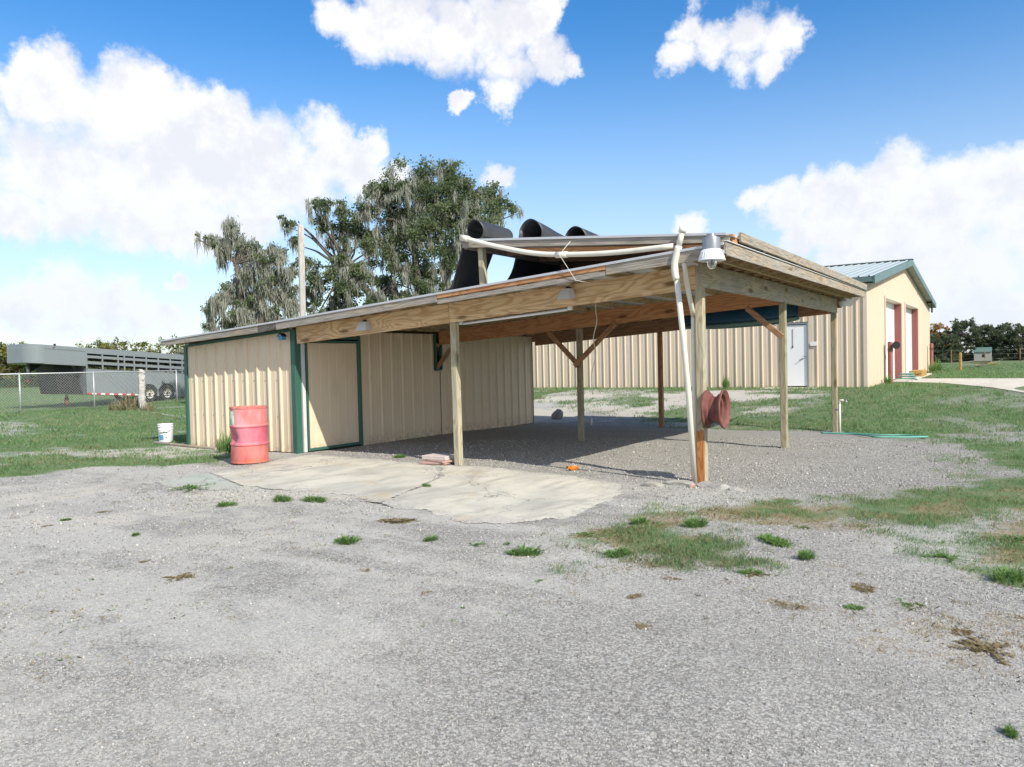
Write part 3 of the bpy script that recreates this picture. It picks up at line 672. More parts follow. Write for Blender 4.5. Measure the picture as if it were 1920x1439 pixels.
# wall fasteners
sc = boxmesh(.012, .016, .016, .003); sc.materials.append(M['steel'])
for z in (.64, 1.28, 1.86):
    for i in range(19):
        v = 1.47+.27+.305*i
        if 3.62 < v < 3.95 or v > 7.4: continue
        link('screw', sc, None, cp, Matrix.Translation((-7.128, v+(.0 if v < 3.7 else .07), z)))
    for i in range(9):
        if z < 1.5: link('screw', sc, None, cp, Matrix.Translation((-10.30+.16+.305*i, -.024, z)) @ Matrix.Rotation(math.pi/2, 4, 'Z'))

# ------------------------------------------------------------------ black rubber sheets curled over the rack
def rubber(label, v0, v1, base, top, r0, r1, end, loopc, yaw=0.0, group='black rubber sheets curled over the rack', drop=0.0):
    """profile in the slope plane: foot on the roof, up, one open loop on top, end lying on the rack; swept front to back"""
    n = 14; rows = []
    for k in range(n+1):
        t = k/n; v = v0+(v1-v0)*t; r = r0+(r1-r0)*t; z0 = -drop*t
        cu, cz = loopc[0]+yaw*t, loopc[1]+z0-(r0-r)*.9
        pts = [Vector((base, 0, roof_z(base)+.012)), Vector((base+.10, 0, roof_z(base)+.05)), Vector((base+(top-base)*.55, 0, roof_z(base)+.22)), Vector((base+(top-base)*.85, 0, roof_z(base)+.45))]
        for a in range(9):
            an = math.pi+.25-a*(math.pi*1.55)/8
            pts.append(Vector((cu+r*1.0*math.cos(an), 0, cz+r*math.sin(an))))
        pts.append(Vector((end, 0, up_z(end)+.02)))
        s = spline(pts, 4); rows.append([p+Vector((0, v+.02*math.sin(i*.35+k), 0)) for i, p in enumerate(s)])
    m = len(rows[0]); V = [p for r_ in rows for p in r_]
    Fq = [(k*m+i, k*m+i+1, (k+1)*m+i+1, (k+1)*m+i) for k in range(n) for i in range(m-1)]
    o = Vector((base, v0, roof_z(base)))
    ob = meshobj('rubber_sheet', V, Fq, M['rubber'], None, o, True)
    md = ob.modifiers.new('thickness', 'SOLIDIFY'); md.thickness = .008
    return tag(ob, label, 'rubber sheet', group)
rubber('black rubber sheet with the roundest roll, at the end of the rack', -.40, .32, -3.60, -3.24, .155, .14, -2.9, (-3.05, 3.32), .02)
rubber('black rubber sheet with a tall pointed roll, second on the rack', 1.0, 2.35, -3.85, -3.24, .205, .06, -2.75, (-3.02, 3.47), .14, drop=.0)
rubber('black rubber sheet with the smallest roll, farthest along the rack', 2.40, 5.2, -3.9, -3.22, .20, .06, -2.8, (-3.02, 3.55), .12)
# loose curl lying lower on the roof
Vc, Fc = [], []
for k in range(9):
    for i in range(9):
        s = i/8; Vc.append(Vector((-4.62+.42*s+.02*k, .55+.16*k, roof_z(-4.5+.4*s)+.012+.13*math.exp(-((s-.5)/.22)**2)*(1-.07*k))))
Fc = [(k*9+i, k*9+i+1, k*9+i+10, k*9+i+9) for k in range(8) for i in range(8)]
o_ = meshobj('rubber_sheet', Vc, Fc, M['rubber'], None, (-4.5, .5, roof_z(-4.5)), True)
o_.modifiers.new('thickness', 'SOLIDIFY').thickness = .008
tag(o_, 'low black rubber hump lying on the roof below the rack', 'rubber sheet', 'black rubber sheets curled over the rack')

# ------------------------------------------------------------------ white pipes
t = thing('drain_pipe', 'long sagging white plastic pipe slung along the rack edge', 'pipe', (-3.13, -.53, 3.2))
tube('pipe', spline([(-3.14, -.53, 3.215), (-2.61, -.55, 3.05), (-2.03, -.55, 2.90), (-1.56, -.55, 2.835), (-.89, -.55, 2.79), (-.10, -.55, 2.79)], 6), .033, M['pvc'], t, 10)
tube('coupling', [(-3.17, -.53, 3.225), (-3.04, -.53, 3.185)], .042, M['pvc'], t, 10); tube('coupling', [(-1.66, -.55, 2.838), (-1.50, -.55, 2.828)], .041, M['pvc'], t, 10)
t = thing('stand_pipe', 'leaning white plastic standpipe in front of the corner post', 'pipe', (-.03, -.13, 0))
tube('pipe', [(-.065, -.56, 2.42), (-.04, -.45, 1.7), (-.035, -.33, 1.07), (-.045, -.15, -.03)], .033, M['pvc'], t, 12)
tube('elbow', spline([(-.03, -.57, 2.78), (-.075, -.57, 2.62), (-.085, -.565, 2.52), (-.066, -.56, 2.40)], 4), .042, M['pvc'], t, 12)
tube('riser', [(.015, -.56, 2.97), (-.03, -.57, 2.77)], .033, M['pvc'], t, 12); tube('cap', [(.022, -.56, 2.99), (.008, -.56, 2.93)], .042, M['pvc'], t, 12)
t = thing('branch_pipe', 'second white plastic pipe running from the elbow to the corner post', 'pipe', (-.09, .01, 0))
tube('pipe', spline([(.012, -.53, 2.74), (.015, -.53, 2.60), (-.02, -.36, 2.36), (-.075, -.03, 2.02)], 5), .03, M['pvc'], t, 10)
tube('lower_pipe', [(-.085, .0, 2.06), (-.088, .01, 1.9), (-.088, .01, -.03)], .03, M['pvc'], t, 10); tube('clamp', [(.013, -.53, 2.66), (.014, -.53, 2.63)], .037, M['rust'], t, 10)
o = tube('tie_wire', spline([(-1.48, -.50, 2.995), (-1.585, -.60, 2.83), (-1.40, -.53, 2.50), (-1.22, -.50, 2.46)], 1), .004, M['pvc'], None, 6); tag(o, 'bent white tie wire holding the sagging pipe', 'wire')
o = tube('power_cord', spline([(-2.43, 2.0, 2.53), (-2.45, 2.0, 2.3), (-2.43, 2.0, 2.12), (-2.50, 2.0, 1.85), (-2.46, 2.0, 1.6), (-2.55, 2.0, 1.25), (-2.53, 2.01, .95)], 4), .008, M['pvc'], None, 6); tag(o, 'white cord dangling from the carport ceiling', 'cord')

# ------------------------------------------------------------------ lamps
t = thing('barn_light', 'silver barn light with ribbed white reflector and clear globe at the corner', 'lamp', (.37, -.62, 2.5))
L0 = (.37, -.62, 0)
lathe_obj('housing', [(0, 2.87), (.05, 2.868), (.055, 2.835), (.092, 2.825), (.098, 2.80), (.102, 2.69), (.0, 2.69)], M['ballast'], t, L0, 24)
rp = [(.10, 2.695), (.112, 2.685), (.140, 2.60), (.152, 2.575), (.150, 2.57), (.135, 2.585), (.10, 2.66), (.0, 2.665)]
rf = lathe_obj('reflector', rp, M['white'], t, L0, 32)
for k in range(28):
    a = 2*math.pi*k/28; r0, r1 = .1135, .139
    board('reflector_rib', (L0[0]+r0*math.cos(a), L0[1]+r0*math.sin(a), 2.682), (L0[0]+r1*math.cos(a), L0[1]+r1*math.sin(a), 2.604), .006, .006, M['white'], rf, 0)
lathe_obj('globe', [(.052, 2.60), (.055, 2.55), (.048, 2.51), (.03, 2.485), (0, 2.477)], M['glass'], t, L0, 20)
lathe_obj('bulb', [(.012, 2.60), (.014, 2.56), (.018, 2.54), (.01, 2.515), (0, 2.51)], M['white'], t, L0, 12)
board('bracket', (.37, -.53, 2.77), (.37, -.46, 2.77), .05, .05, M['silver'], t)
board('side_clip', (.485, -.62, 2.60), (.50, -.62, 2.68), .02, .03, M['silver'], t)
def flood(label, u, z, yaw):
    t = thing('floodlight', label, 'lamp', (u, -.06, z), 'floodlights screwed to the front beam')
    KS = 1.35
    V = [(-.075, -.10, -.055), (.075, -.10, -.055), (.10, -.02, -.04), (-.10, -.02, -.04), (-.045, -.055, .05), (.045, -.055, .05), (.06, -.005, .05), (-.06, -.005, .05)]
    R_ = Matrix.Rotation(yaw, 3, 'Z'); V = [R_ @ Vector(p)*KS+Vector((u, -.06, z)) for p in V]
    meshobj('hood', V, [(0, 1, 5, 4), (1, 2, 6, 5), (2, 3, 7, 6), (3, 0, 4, 7), (4, 5, 6, 7)], M['galv'], t, (u, -.06, z))
    meshobj('lens', [v*.94+Vector((u, -.06, z-.02))*.06 for v in V[:4]], [(3, 2, 1, 0)], M['white'], t, (u, -.06, z))
    lathe_obj('mount', [(0, -.02), (.04, -.02), (.04, .02), (0, .02)], M['dark'], t, (u, -.06, z+.06), 12, Matrix.Rotation(math.pi/2, 3, 'X'))
flood('small grey floodlight on the front beam above the store door', -5.49, 2.13, .2)
flood('small grey floodlight on the front beam between the two front posts', -1.77, 2.385, -.1)
t = thing('tube_light', 'slim white fluorescent tube fixed under the front beam', 'lamp', (-2.7, .06, 2.1))
tube('tube', [(-3.62, .06, bbot(-3.62)-.03), (-1.86, .06, bbot(-1.86)-.03)], .018, M['white'], t, 10)
for u in (-3.66, -1.82): box('end_cap', (u, .06, bbot(u)-.015), (.06, .04, .05), M['white'], t)
t = thing('eave_lamp', 'small white dome lamp under the far roof corner', 'lamp', (.17, 7.78, 2.6))
lathe_obj('dome', [(0, -.11), (.06, -.10), (.095, -.05), (.10, 0), (0, 0)], M['white'], t, (.17, 7.78, 2.575), 16)
lathe_obj('mount', [(0, 0), (.06, 0), (.06, .05), (0, .05)], M['galv'], t, (.17, 7.78, 2.575), 12)

# ------------------------------------------------------------------ rusty wheel rim on the corner post
t = thing('wheel_rim', 'rusty steel truck wheel rim hung on the corner post', 'wheel rim', (.06, -.05, .9))
ROTR = Matrix.Rotation(math.pi/2, 3, 'Y') 
RC = (.055, .0, .885)
yawm = Matrix.Rotation(.05, 3, 'Z')
prof = [(.215, 0), (.228, .006), (.230, .02), (.208, .026), (.196, .03), (.190, .06), (.150, .075), (.148, .15), (.180, .158), (.192, .19), (.206, .196), (.230, .205), (.236, .222), (.226, .232), (.212, .222), (.182, .20), (.172, .165), (.140, .155), (.140, .08), (.185, .05), (.205, .008), (.215, 0)]
lathe_obj('barrel', prof, M['rust'], t, RC, 40, yawm @ ROTR)
disc = [(.04, .085), (.07, .075), (.075, .055), (.12, .05), (.157, .075), (.157, .083), (.12, .06), (.075, .066), (.04, .095), (.04, .085)]
lathe_obj('disc', disc, M['rust'], t, RC, 40, yawm @ ROTR)
for k in range(6):
    a = math.pi*k/3; p = Vector((.095*math.cos(a), .095*math.sin(a), .055))
    lathe_obj('wheel_nut', [(0, .03), (.014, .03), (.014, 0), (0, 0)], M['rust'], t, Vector(RC)+(yawm @ ROTR) @ p, 6, yawm @ ROTR)
board('hook', (.05, -.06, .64), (.02, -.06, .665), .03, .02, M['wood_tan'], t)

# ------------------------------------------------------------------ red oil drum
def drum_mat():
    m, nt, b = new_mat('faded_red_drum_paint'); p = obco(nt)
    z = node(nt, 'ShaderNodeSeparateXYZ', ins={'Vector': p}).outputs[2]
    n1 = noise(nt, scalev(nt, p, (3, 3, 1.2)), 1.5, 5, .6); n2 = noise(nt, p, 7, 6, .7); n3 = noise(nt, p, 24, 4, .7)
    col = mixc(nt, remap(nt, n1, .35, .65), (.49, .10, .10), (.60, .19, .17))
    col = mixc(nt, math_(nt, 'MULTIPLY', remap(nt, z, .28, .31), .8), col, mixc(nt, remap(nt, n1, .3, .7), (.50, .10, .15), (.62, .22, .28)))
    col = mixc(nt, math_(nt, 'MULTIPLY', remap(nt, z, .57, .60), .85), col, mixc(nt, remap(nt, n1, .3, .7), (.60, .18, .17), (.68, .35, .35)))
    rustm = math_(nt, 'MAXIMUM', math_(nt, 'MULTIPLY', remap(nt, z, .13, .0), .8), remap(nt, z, .845, .885, 0, .9))
    rustm = math_(nt, 'MULTIPLY', rustm, remap(nt, n2, .38, .6))
    col = mixc(nt, rustm, col, (.42, .13, .05))
    col = mixc(nt, remap(nt, n3, .68, .8, 0, .6), col, (.22, .08, .05))
    setb(b, color=col, rough=.48, normal=bump(nt, n2, .1, .01))
    return m
t = thing('oil_drum', 'dented faded red steel drum at the store room corner', 'drum', (-7.06, -1.12, .012))
DC = Vector((-7.06, -1.12, .012))
prof = [(0, .012), (.27, .012), (.283, .0), (.292, .004), (.292, .02), (.285, .03)]
for z0 in (.30, .585): prof += [(.285, z0-.028), (.290, z0-.022), (.299, z0-.010), (.299, z0+.002), (.290, z0+.012), (.286, z0+.02)] if False else [(.285, z0-.03), (.298, z0-.012), (.298, z0+.008), (.285, z0+.026)]
prof += [(.285, .85), (.292, .86), (.294, .88), (.284, .885), (.281, .865), (0, .86)]
pp = []
for i in range(len(prof)-1):
    a, b_ = prof[i], prof[i+1]; k = 6 if abs(a[1]-b_[1]) > .12 else 1
    for j in range(k): pp.append((a[0]+(b_[0]-a[0])*j/k, a[1]+(b_[1]-a[1])*j/k))
pp.append(prof[-1])
V, Fd = lathe(pp, 64)
da = math.radians(-103); dc = Vector((.29*math.cos(da), .29*math.sin(da), .40))
for v in V:
    if v.xy.length > .2:
        d = (v-dc).length; k = math.exp(-(d/.105)**2)*.09; v.x -= k*math.cos(da); v.y -= k*math.sin(da)
        k2 = .006*math.sin(v.z*21+math.atan2(v.y, v.x)*3); v.x += k2*v.x; v.y += k2*v.y
dme = nmesh('drum_body', V, Fd, True); dme.set_sharp_from_angle(angle=math.radians(24))
body = link('drum_body', dme, drum_mat(), t, Matrix.Translation(DC))
lathe_obj('bung', [(0, .876), (.03, .876), (.03, .86)], M['rust'], t, DC+Vector((.14, .1, 0)), 12)
def label_mat():
    m, nt, b = new_mat('torn_paper_label'); p = obco(nt)
    v = node(nt, 'ShaderNodeTexVoronoi', ins={'Vector': scalev(nt, p, (9, 9, 7)), 'Scale': 1.0})
    r = node(nt, 'ShaderNodeSeparateColor', ins={0: v.outputs['Color']}).outputs
    col = mixc(nt, remap(nt, r[0], .45, .5), (.72, .72, .64), (.55, .50, .08))
    col = mixc(nt, remap(nt, r[1], .74, .78), col, (.35, .50, .30))
    col = mixc(nt, remap(nt, noise(nt, p, 30, 4, .7), .58, .66, 0, .8), col, (.10, .10, .09))
    setb(b, color=col, rough=.7); return m
V, Fl = [], []
for i in range(9):
    a = math.radians(-130+i*5.6)
    for j in range(5): V.append(((.2885+.0)*math.cos(a), .2885*math.sin(a), .615+.053*j))
Fl = [(i*5+j, i*5+5+j, i*5+6+j, i*5+1+j) for i in range(8) for j in range(4)]
link('paper_label', nmesh('paper_label', V, Fl, True), label_mat(), t, Matrix.Translation(DC))

# ------------------------------------------------------------------ white bucket
t = thing('bucket', 'white plastic bucket with blue print beside the store room', 'bucket', (-11.50, .22, .02))
BC = Vector((-11.50, .22, .03))
lathe_obj('pail_body', [(0, .005), (.128, .0), (.134, .01), (.145, .25), (.150, .255), (.150, .27), (.146, .275), (.148, .31), (.156, .315), (.156, .33), (.150, .335), (.152, .362), (.157, .366), (.155, .375), (.147, .37), (.128, .02), (0, .02)], M['white'], t, BC, 32)
V, Fl = [], []
for i in range(7):
    a = math.radians(-92+i*7)
    for j in range(3): V.append(((.1405+.0035*j)*math.cos(a), (.1405+.0035*j)*math.sin(a), .055+.05*j))
Fl = [(i*3+j, i*3+3+j, i*3+4+j, i*3+1+j) for i in range(6) for j in range(2)]
link('printed_patch', nmesh('printed_patch', V, Fl, True), M['blue'], t, Matrix.Translation(BC))
for k, (a0, z, w) in enumerate(((-45, .215, .05), (-25, .20, .03), (-68, .205, .03), (-30, .10, .02))):
    a = math.radians(a0); box('printed_mark', BC+Vector((.1445*math.cos(a), .1445*math.sin(a), z)), (.003, w, .015), M['trailer_dark'], t, 0, Matrix.Rotation(a, 3, 'Z'))
tube('bail', [BC+Vector((.155*math.cos(a), .155*math.sin(a), .30-.10*math.sin(max(0, a+math.pi*.9)/1.0*.9))) for a in [math.radians(-165+15*i) for i in range(12)]], .004, M['steel'], t, 6)

# ------------------------------------------------------------------ small blue birdhouse hanging from the eave
t = thing('birdhouse', 'tiny blue birdhouse hanging at the store room corner', 'birdhouse', (-7.36, -.16, 1.98))
V = [(-.05, -.045, 0), (.05, -.045, 0), (.05, .045, 0), (-.05, .045, 0), (-.05, -.045, .065), (.05, -.045, .065), (.05, .045, .065), (-.05, .045, .065), (0, -.045, .105), (0, .045, .105)]
V = [Vector(p)+Vector((-7.36, -.16, 1.975)) for p in V]
meshobj('house_box', V, [(0, 1, 5, 8, 4), (2, 3, 7, 9, 6), (1, 2, 6, 5), (3, 0, 4, 7), (3, 2, 1, 0)], M['blue'], t, (-7.36, -.16, 1.975))
for s in (-1, 1): board('roof_side', (-7.36+s*.068, -.16, 2.035), (-7.36+s*.002, -.16, 2.09), .11, .008, M['trailer_dark'], t, .001)
lathe_obj('entrance', [(0, .002), (.014, .002), (.014, 0)], M['dark'], t, (-7.36, -.2065, 2.03), 12, Matrix.Rotation(math.pi/2, 3, 'X'))
tube('hanger', [(-7.36, -.16, 2.08), (-7.352, -.16, 2.12), (-7.36, -.16, 2.18)], .003, M['steel'], t, 6)

# ------------------------------------------------------------------ pavers stacked at the front post
for i, (du, dv, z, rz, sz, mt, lb) in enumerate((
        (.0, 0, .024, .15, (.46, .34, .028), 'terracotta', 'lowest terracotta paver of the little stack by the front post'),
        (.06, .03, .052, -.22, (.42, .32, .028), 'terracotta', 'crooked terracotta paver jutting from the middle of the stack'),
        (-.02, .06, .080, .05, (.44, .30, .028), 'terra_pale', 'pale paver lying upon the crooked terracotta one'),
        (-.03, .07, .108, .02, (.44, .30, .028), 'terra_pale', 'topmost pale paver of the little stack by the front post'))):
    o = box('paver', (-4.10+du, -.02+dv, z+.005), sz, M[mt], None, .005, Matrix.Rotation(rz, 3, 'Z')); tag(o, lb, 'paver', 'pavers stacked by the front post')
# rubble round the corner post
def rockmesh(seed, sx, sy, sz, sub=2):
    bm = bmesh.new(); bmesh.ops.create_icosphere(bm, subdivisions=sub, radius=1); r = random.Random(seed)
    pl = [(Vector((r.uniform(-1, 1), r.uniform(-1, 1), r.uniform(-1, 1))).normalized(), r.uniform(.45, .85)) for _ in range(9)]
    for v in bm.verts:
        for n, d in pl:
            e = v.co.dot(n)-d
            if e > 0: v.co -= n*e
        v.co *= r.uniform(.96, 1.04)
    for v in bm.verts: v.co = Vector((v.co.x*sx, v.co.y*sy, v.co.z*sz))
    me = bpy.data.meshes.new('rock'); bm.to_mesh(me); bm.free(); return me
for i, (u, v, sx, sy, sz, rz, mt, lb) in enumerate((
        (-.20, -.26, .20, .10, .055, .2, 'conc_chunk', 'flat concrete chunk left of the corner post foot'),
        (.10, -.30, .13, .10, .06, .7, 'rock', 'dark grey stone just in front of the corner post'),
        (.02, -.43, .11, .06, .045, 1.9, 'terracotta', 'reddish stone fragment in front of the corner post'),
        (.34, -.36, .19, .11, .05, -.5, 'conc_chunk', 'pale concrete chunk right of the corner post foot'),
        (-.42, -.52, .16, .09, .05, .4, 'conc_chunk', 'broken concrete piece farthest left of the corner post'),
        (.56, -.44, .12, .08, .035, .1, 'conc_chunk', 'low concrete crumb farthest right of the corner post'))):
    o = link('concrete_chunk', rockmesh(i, sx, sy, sz), M[mt], None, Matrix.Translation((u, v, .01)) @ Matrix.Rotation(rz, 4, 'Z')); tag(o, lb, 'rubble', 'rubble at the foot of the corner post')
o = link('boulder', rockmesh(31, .22, .17, .17), M['rock'], None, Matrix.Translation(G(-7.14, 8.7, .10))); tag(o, 'rounded grey boulder behind the store room wall', 'rock')
# orange toy ball burst open
t = thing('plastic_scrap', 'crumpled bright orange plastic scrap on the gravel', 'plastic scrap', (-1.87, .13, .0))
for k in range(10):
    a = k*.63; r = .035+.02*(k % 3)
    V = [Vector((0, 0, .03)), Vector((r*math.cos(a-.4), r*math.sin(a-.4), .06+.01*(k % 2))), Vector((r*1.7*math.cos(a), r*1.7*math.sin(a), .035)), Vector((r*math.cos(a+.4), r*math.sin(a+.4), .075))]
    meshobj('petal', [v+Vector((-1.87, .13, .0)) for v in V], [(0, 1, 2), (0, 2, 3)], M['orange'], t, (-1.87, .13, 0))
lathe_obj('lump', [(0, .08), (.03, .07), (.045, .04), (.03, .01), (0, .005)], M['orange'], t, (-1.87, .13, .0), 10)

# ------------------------------------------------------------------ hose bib and hose by the far post
gb_ = float(gz(.13, 7.45))
t = thing('water_tap', 'white plastic water riser with tap beside the far post', 'water tap', (.13, 7.45, gb_))
tube('riser', [(.13, 7.45, gb_-.05), (.125, 7.5, gb_+.60)], .022, M['pvc'], t, 10); tube('elbow', spline([(.125, 7.5, gb_+.58), (.13, 7.5, gb_+.635), (.20, 7.49, gb_+.64)], 4), .027, M['pvc'], t, 10)
tube('spout', [(.20, 7.49, gb_+.64), (.245, 7.485, gb_+.635), (.27, 7.48, gb_+.59)], .014, M['steel'], t, 8); box('handle', (.225, 7.487, gb_+.675), (.05, .012, .012), M['steel'], t)
box('strap', (.06, 7.55, gb_+.45), (.10, .02, .03), M['steel'], t)
pts = [(-.12, 6.92), (.2, 6.9), (.5, 6.86), (.75, 6.6), (.95, 6.3), (1.2, 6.35), (1.5, 6.5), (1.75, 6.75), (1.35, 6.95), (1.0, 6.85), (.6, 6.95), (.3, 7.2)]
o = tube('garden_hose', spline([G(u, v, .03) for u, v in pts], 5), .016, M['hose'], None, 8); tag(o, 'mint green garden hose lying on the grass edge', 'hose')
# overturned canoe slung under the back of the roof
t = thing('canoe', 'short dark teal boat hull slung upside down under the rear roof', 'canoe', (-1.75, 7.15, 2.1))
V, Fk = [], []; n = 22; mseg = 12
for i in range(n+1):
    s = i/n; u = -2.95+2.4*s; w = .40*(max(0, 1-abs(2*s-1)**2.6))**.8+.004; hgt = .34*(1-.25*abs(2*s-1)**4)
    for k in range(mseg+1):
        a = math.pi*k/mseg; V.append(Vector((u, 7.05+w*math.cos(a), 2.15+.03*(u+2.3)+hgt*max(0, math.sin(a))**.7+.05*abs(2*s-1)**3)))
Fk = [(i*(mseg+1)+k, i*(mseg+1)+k+1, (i+1)*(mseg+1)+k+1, (i+1)*(mseg+1)+k) for i in range(n) for k in range(mseg)]
hull = meshobj('hull', V, Fk, M['teal'], t, (-1.75, 7.15, 2.1), True); hull.modifiers.new('thickness', 'SOLIDIFY').thickness = .01
for sgn in (-1, 1):
    pts = []
    for i in range(n+1):
        s = i/n; u = -2.95+2.4*s; w = .40*(max(0, 1-abs(2*s-1)**2.6))**.8+.012; pts.append(Vector((u, 7.05+sgn*w, 2.145+.03*(u+2.3)+.05*abs(2*s-1)**3)))
    tube('gunwale', pts, .035, M['teal_pale'], t, 8)
for u in (-2.5, -1.1): board('sling', (u, 6.6, 2.14), (u, 7.5, 2.14), .04, .012, M['pvc'], t, 0)

# ------------------------------------------------------------------ wooden pole behind the store room
o = board('utility_pole', (-12.36, 4.66, -.3), (-12.36, 4.72, 5.2), .17, .17, M['deadwood'], None, .06, up=(0, 1, 0), wob=.004)
tag(o, 'bare bleached wooden pole rising behind the store room', 'pole')
# board and old pipe on the ground by the bucket
o = board('ground_plank', (-11.6, .05, .035), (-9.2, -.20, .03), .10, .03, M['wood_grey'], None, .004); tag(o, 'grey weathered plank on the ground along the store room wall', 'plank')

# ------------------------------------------------------------------ far metal barn
UC, VW, VR = -1.07, 18.0, 36.7
barn = thing('metal_barn', 'large cream metal barn with green trim and two red-framed openings', 'barn', (-10, 27, .4))
RV, RZ = 27.2, 5.36                      # ridge
def gab(v): return 3.86+(RZ-.12-3.86)*(v-VW)/(RV-VW) if v < RV else RZ-.12-(RZ-.12-4.0)*(v-RV)/(VR-RV)
UL = -20.2
ribbed('wall_panel', (UL, VW, 0), (1, 0, 0), (0, -1, 0), -3.58-UL, lambda s: .40, lambda s: 3.86, M['tan_far'], barn)
ribbed('wall_panel', (-3.58, VW, 0), (1, 0, 0), (0, -1, 0), .72, lambda s: 2.62, lambda s: 3.86, M['tan_far'], barn)
ribbed('wall_panel', (-2.84, VW, 0), (1, 0, 0), (0, -1, 0), 1.74, lambda s: .40, lambda s: 3.86, M['tan_far'], barn)
D1, D2 = (21.9, 26.15), (27.3, 31.8); DH = 3.5
for a, b_, z0 in ((VW, D1[0], .35), (D1[0], D1[1], DH), (D1[1], D2[0], .35), (D2[0], D2[1], DH+.04), (D2[1], VR, .35)):
    ribbed('wall_panel', (UC, a, 0), (0, 1, 0), (1, 0, 0), b_-a, lambda s, z0=z0: z0, lambda s, a=a: gab(a+s), M['tan_far'], barn, pitch=.305)
ribbed('wall_panel', (UL, VR, 0), (0, -1, 0), (-1, 0, 0), VR-VW, lambda s: .3, lambda s: gab(VR-s), M['tan_far'], barn, per=6)
ribbed('wall_panel', (UC, VR, 0), (-1, 0, 0), (0, 1, 0), UC-UL, lambda s: .3, lambda s: 4.0, M['tan_far'], barn, per=6)
sf = (RZ-3.95)/(RV-(VW-.3)); sr = (RZ-4.05)/(VR+.3-RV)
ribbed('roof_panel', (UL-.2, VW-.3, 3.95), (1, 0, 0), (0, 0, 1), UC+.32-UL+.2, lambda s: 0, lambda s: 1, M['roofgrey'], barn, per=3, rise=Vector((0, RV-VW+.3, RZ-3.95)))
ribbed('roof_panel', (UL-.2, VR+.3, 4.05), (1, 0, 0), (0, 0, 1), UC+.32-UL+.2, lambda s: 0, lambda s: 1, M['roofgrey'], barn, per=6, rise=Vector((0, RV-VR-.3, RZ-4.05)))
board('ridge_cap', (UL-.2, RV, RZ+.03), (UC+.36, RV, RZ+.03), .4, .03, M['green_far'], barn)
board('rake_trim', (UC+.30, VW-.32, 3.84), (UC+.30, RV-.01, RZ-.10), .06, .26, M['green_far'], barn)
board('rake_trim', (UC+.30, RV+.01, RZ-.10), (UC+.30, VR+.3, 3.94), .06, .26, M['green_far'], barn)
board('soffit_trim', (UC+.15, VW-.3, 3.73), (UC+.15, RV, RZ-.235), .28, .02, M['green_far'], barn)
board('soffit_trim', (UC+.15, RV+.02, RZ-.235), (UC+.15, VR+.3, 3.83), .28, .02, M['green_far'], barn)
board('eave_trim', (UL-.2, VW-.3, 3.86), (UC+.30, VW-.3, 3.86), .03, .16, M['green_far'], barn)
box('corner_trim', (UC-.02, VW+.02, 2.1), (.12, .12, 3.5), M['tan_far'], barn); box('corner_trim', (UC-.01, VR, 2.1), (.11, .11, 3.8), M['tan_far'], barn)
box('base_gap', ((UL+UC)/2, VW+.03, .36), (UC-UL, .02, .12), M['dark'], barn)
# entrance door in the long wall
pd_ = link('entrance_door', boxmesh(.66, .04, 2.05, .004), M['white'], barn, Matrix.Translation((-3.21, VW-.02, 1.50)))
for c, sz in (((-3.565, VW-.04, 1.52), (.05, .08, 2.15)), ((-2.855, VW-.04, 1.52), (.05, .08, 2.15)), ((-3.21, VW-.04, 2.575), (.66, .08, .05))): box('frame', c, sz, M['trailer'], pd_)
tube('door_handle', [(-2.97, VW-.08, 1.44), (-3.07, VW-.10, 1.37), (-3.13, VW-.09, 1.33)], .014, M['steel'], pd_, 8); lathe_obj('rose', [(0, .03), (.035, .03), (.035, 0)], M['steel'], pd_, (-2.96, VW-.04, 1.45), 12, Matrix.Rotation(math.pi/2, 3, 'X'))
tube('pull_cord', [(-3.34, VW-.05, 2.4), (-3.34, VW-.05, 1.83)], .006, M['dark'], pd_, 5); box('cord_weight', (-3.34, VW-.05, 1.80), (.03, .03, .07), M['dark'], pd_)
box('wall_sign', (-2.67, VW-.045, 1.88), (.22, .015, .14), M['sign'], barn)
box('door_step', (-3.35, VW-.45, .39), (1.75, .85, .09), M['conc_pale'], barn, .01)
# roller doors set back in their openings
for (a, b_), zt in ((D1, DH), (D2, DH+.04)):
    V, Fr = [], []; n = int((zt-.42)/.075)
    for i in range(n+1):
        z = .42+(zt-.42)*i/n
        for dz, du in ((0, 0), (.016, .03), (.052, .03)):
            if z+dz <= zt: V += [Vector((UC-.26+du, a+.03, z+dz)), Vector((UC-.26+du, b_-.03, z+dz))]
    Fr = [(2*i, 2*i+1, 2*i+3, 2*i+2) for i in range(len(V)//2-1)]
    rd = meshobj('roller_door', V, Fr, M['white'], barn, (UC-.26, (a+b_)/2, .42))
    box('guide_rail', (UC-.22, a+.04, (zt+.42)/2), (.08, .06, zt-.42), M['white'], rd); 
    for v, sg in ((a, 1), (b_, -1)): box('jamb', (UC-.125, v+sg*.008, (zt+.40)/2), (.27, .03, zt-.40), M['red'], barn)
    box('lintel', (UC-.12, (a+b_)/2, zt+.012), (.27, b_-a, .03), M['tan_far'], barn)
    box('opening_trim', (UC+.035, a-.05, (zt+.42)/2), (.03, .10, zt-.36), M['tan_far'], barn); box('opening_trim', (UC+.035, b_+.05, (zt+.42)/2), (.03, .10, zt-.36), M['tan_far'], barn)
    box('opening_trim', (UC+.035, (a+b_)/2, zt+.06), (.028, b_-a+.2, .10), M['tan_far'], barn)
tube('roof_pipe', spline([(UC+.06, 35.2, 4.0), (UC+.25, 35.2, 4.02), (UC+.3, 35.1, 3.9), (UC+.3, 35.1, 3.5)], 3), .04, M['dark'], barn, 8)
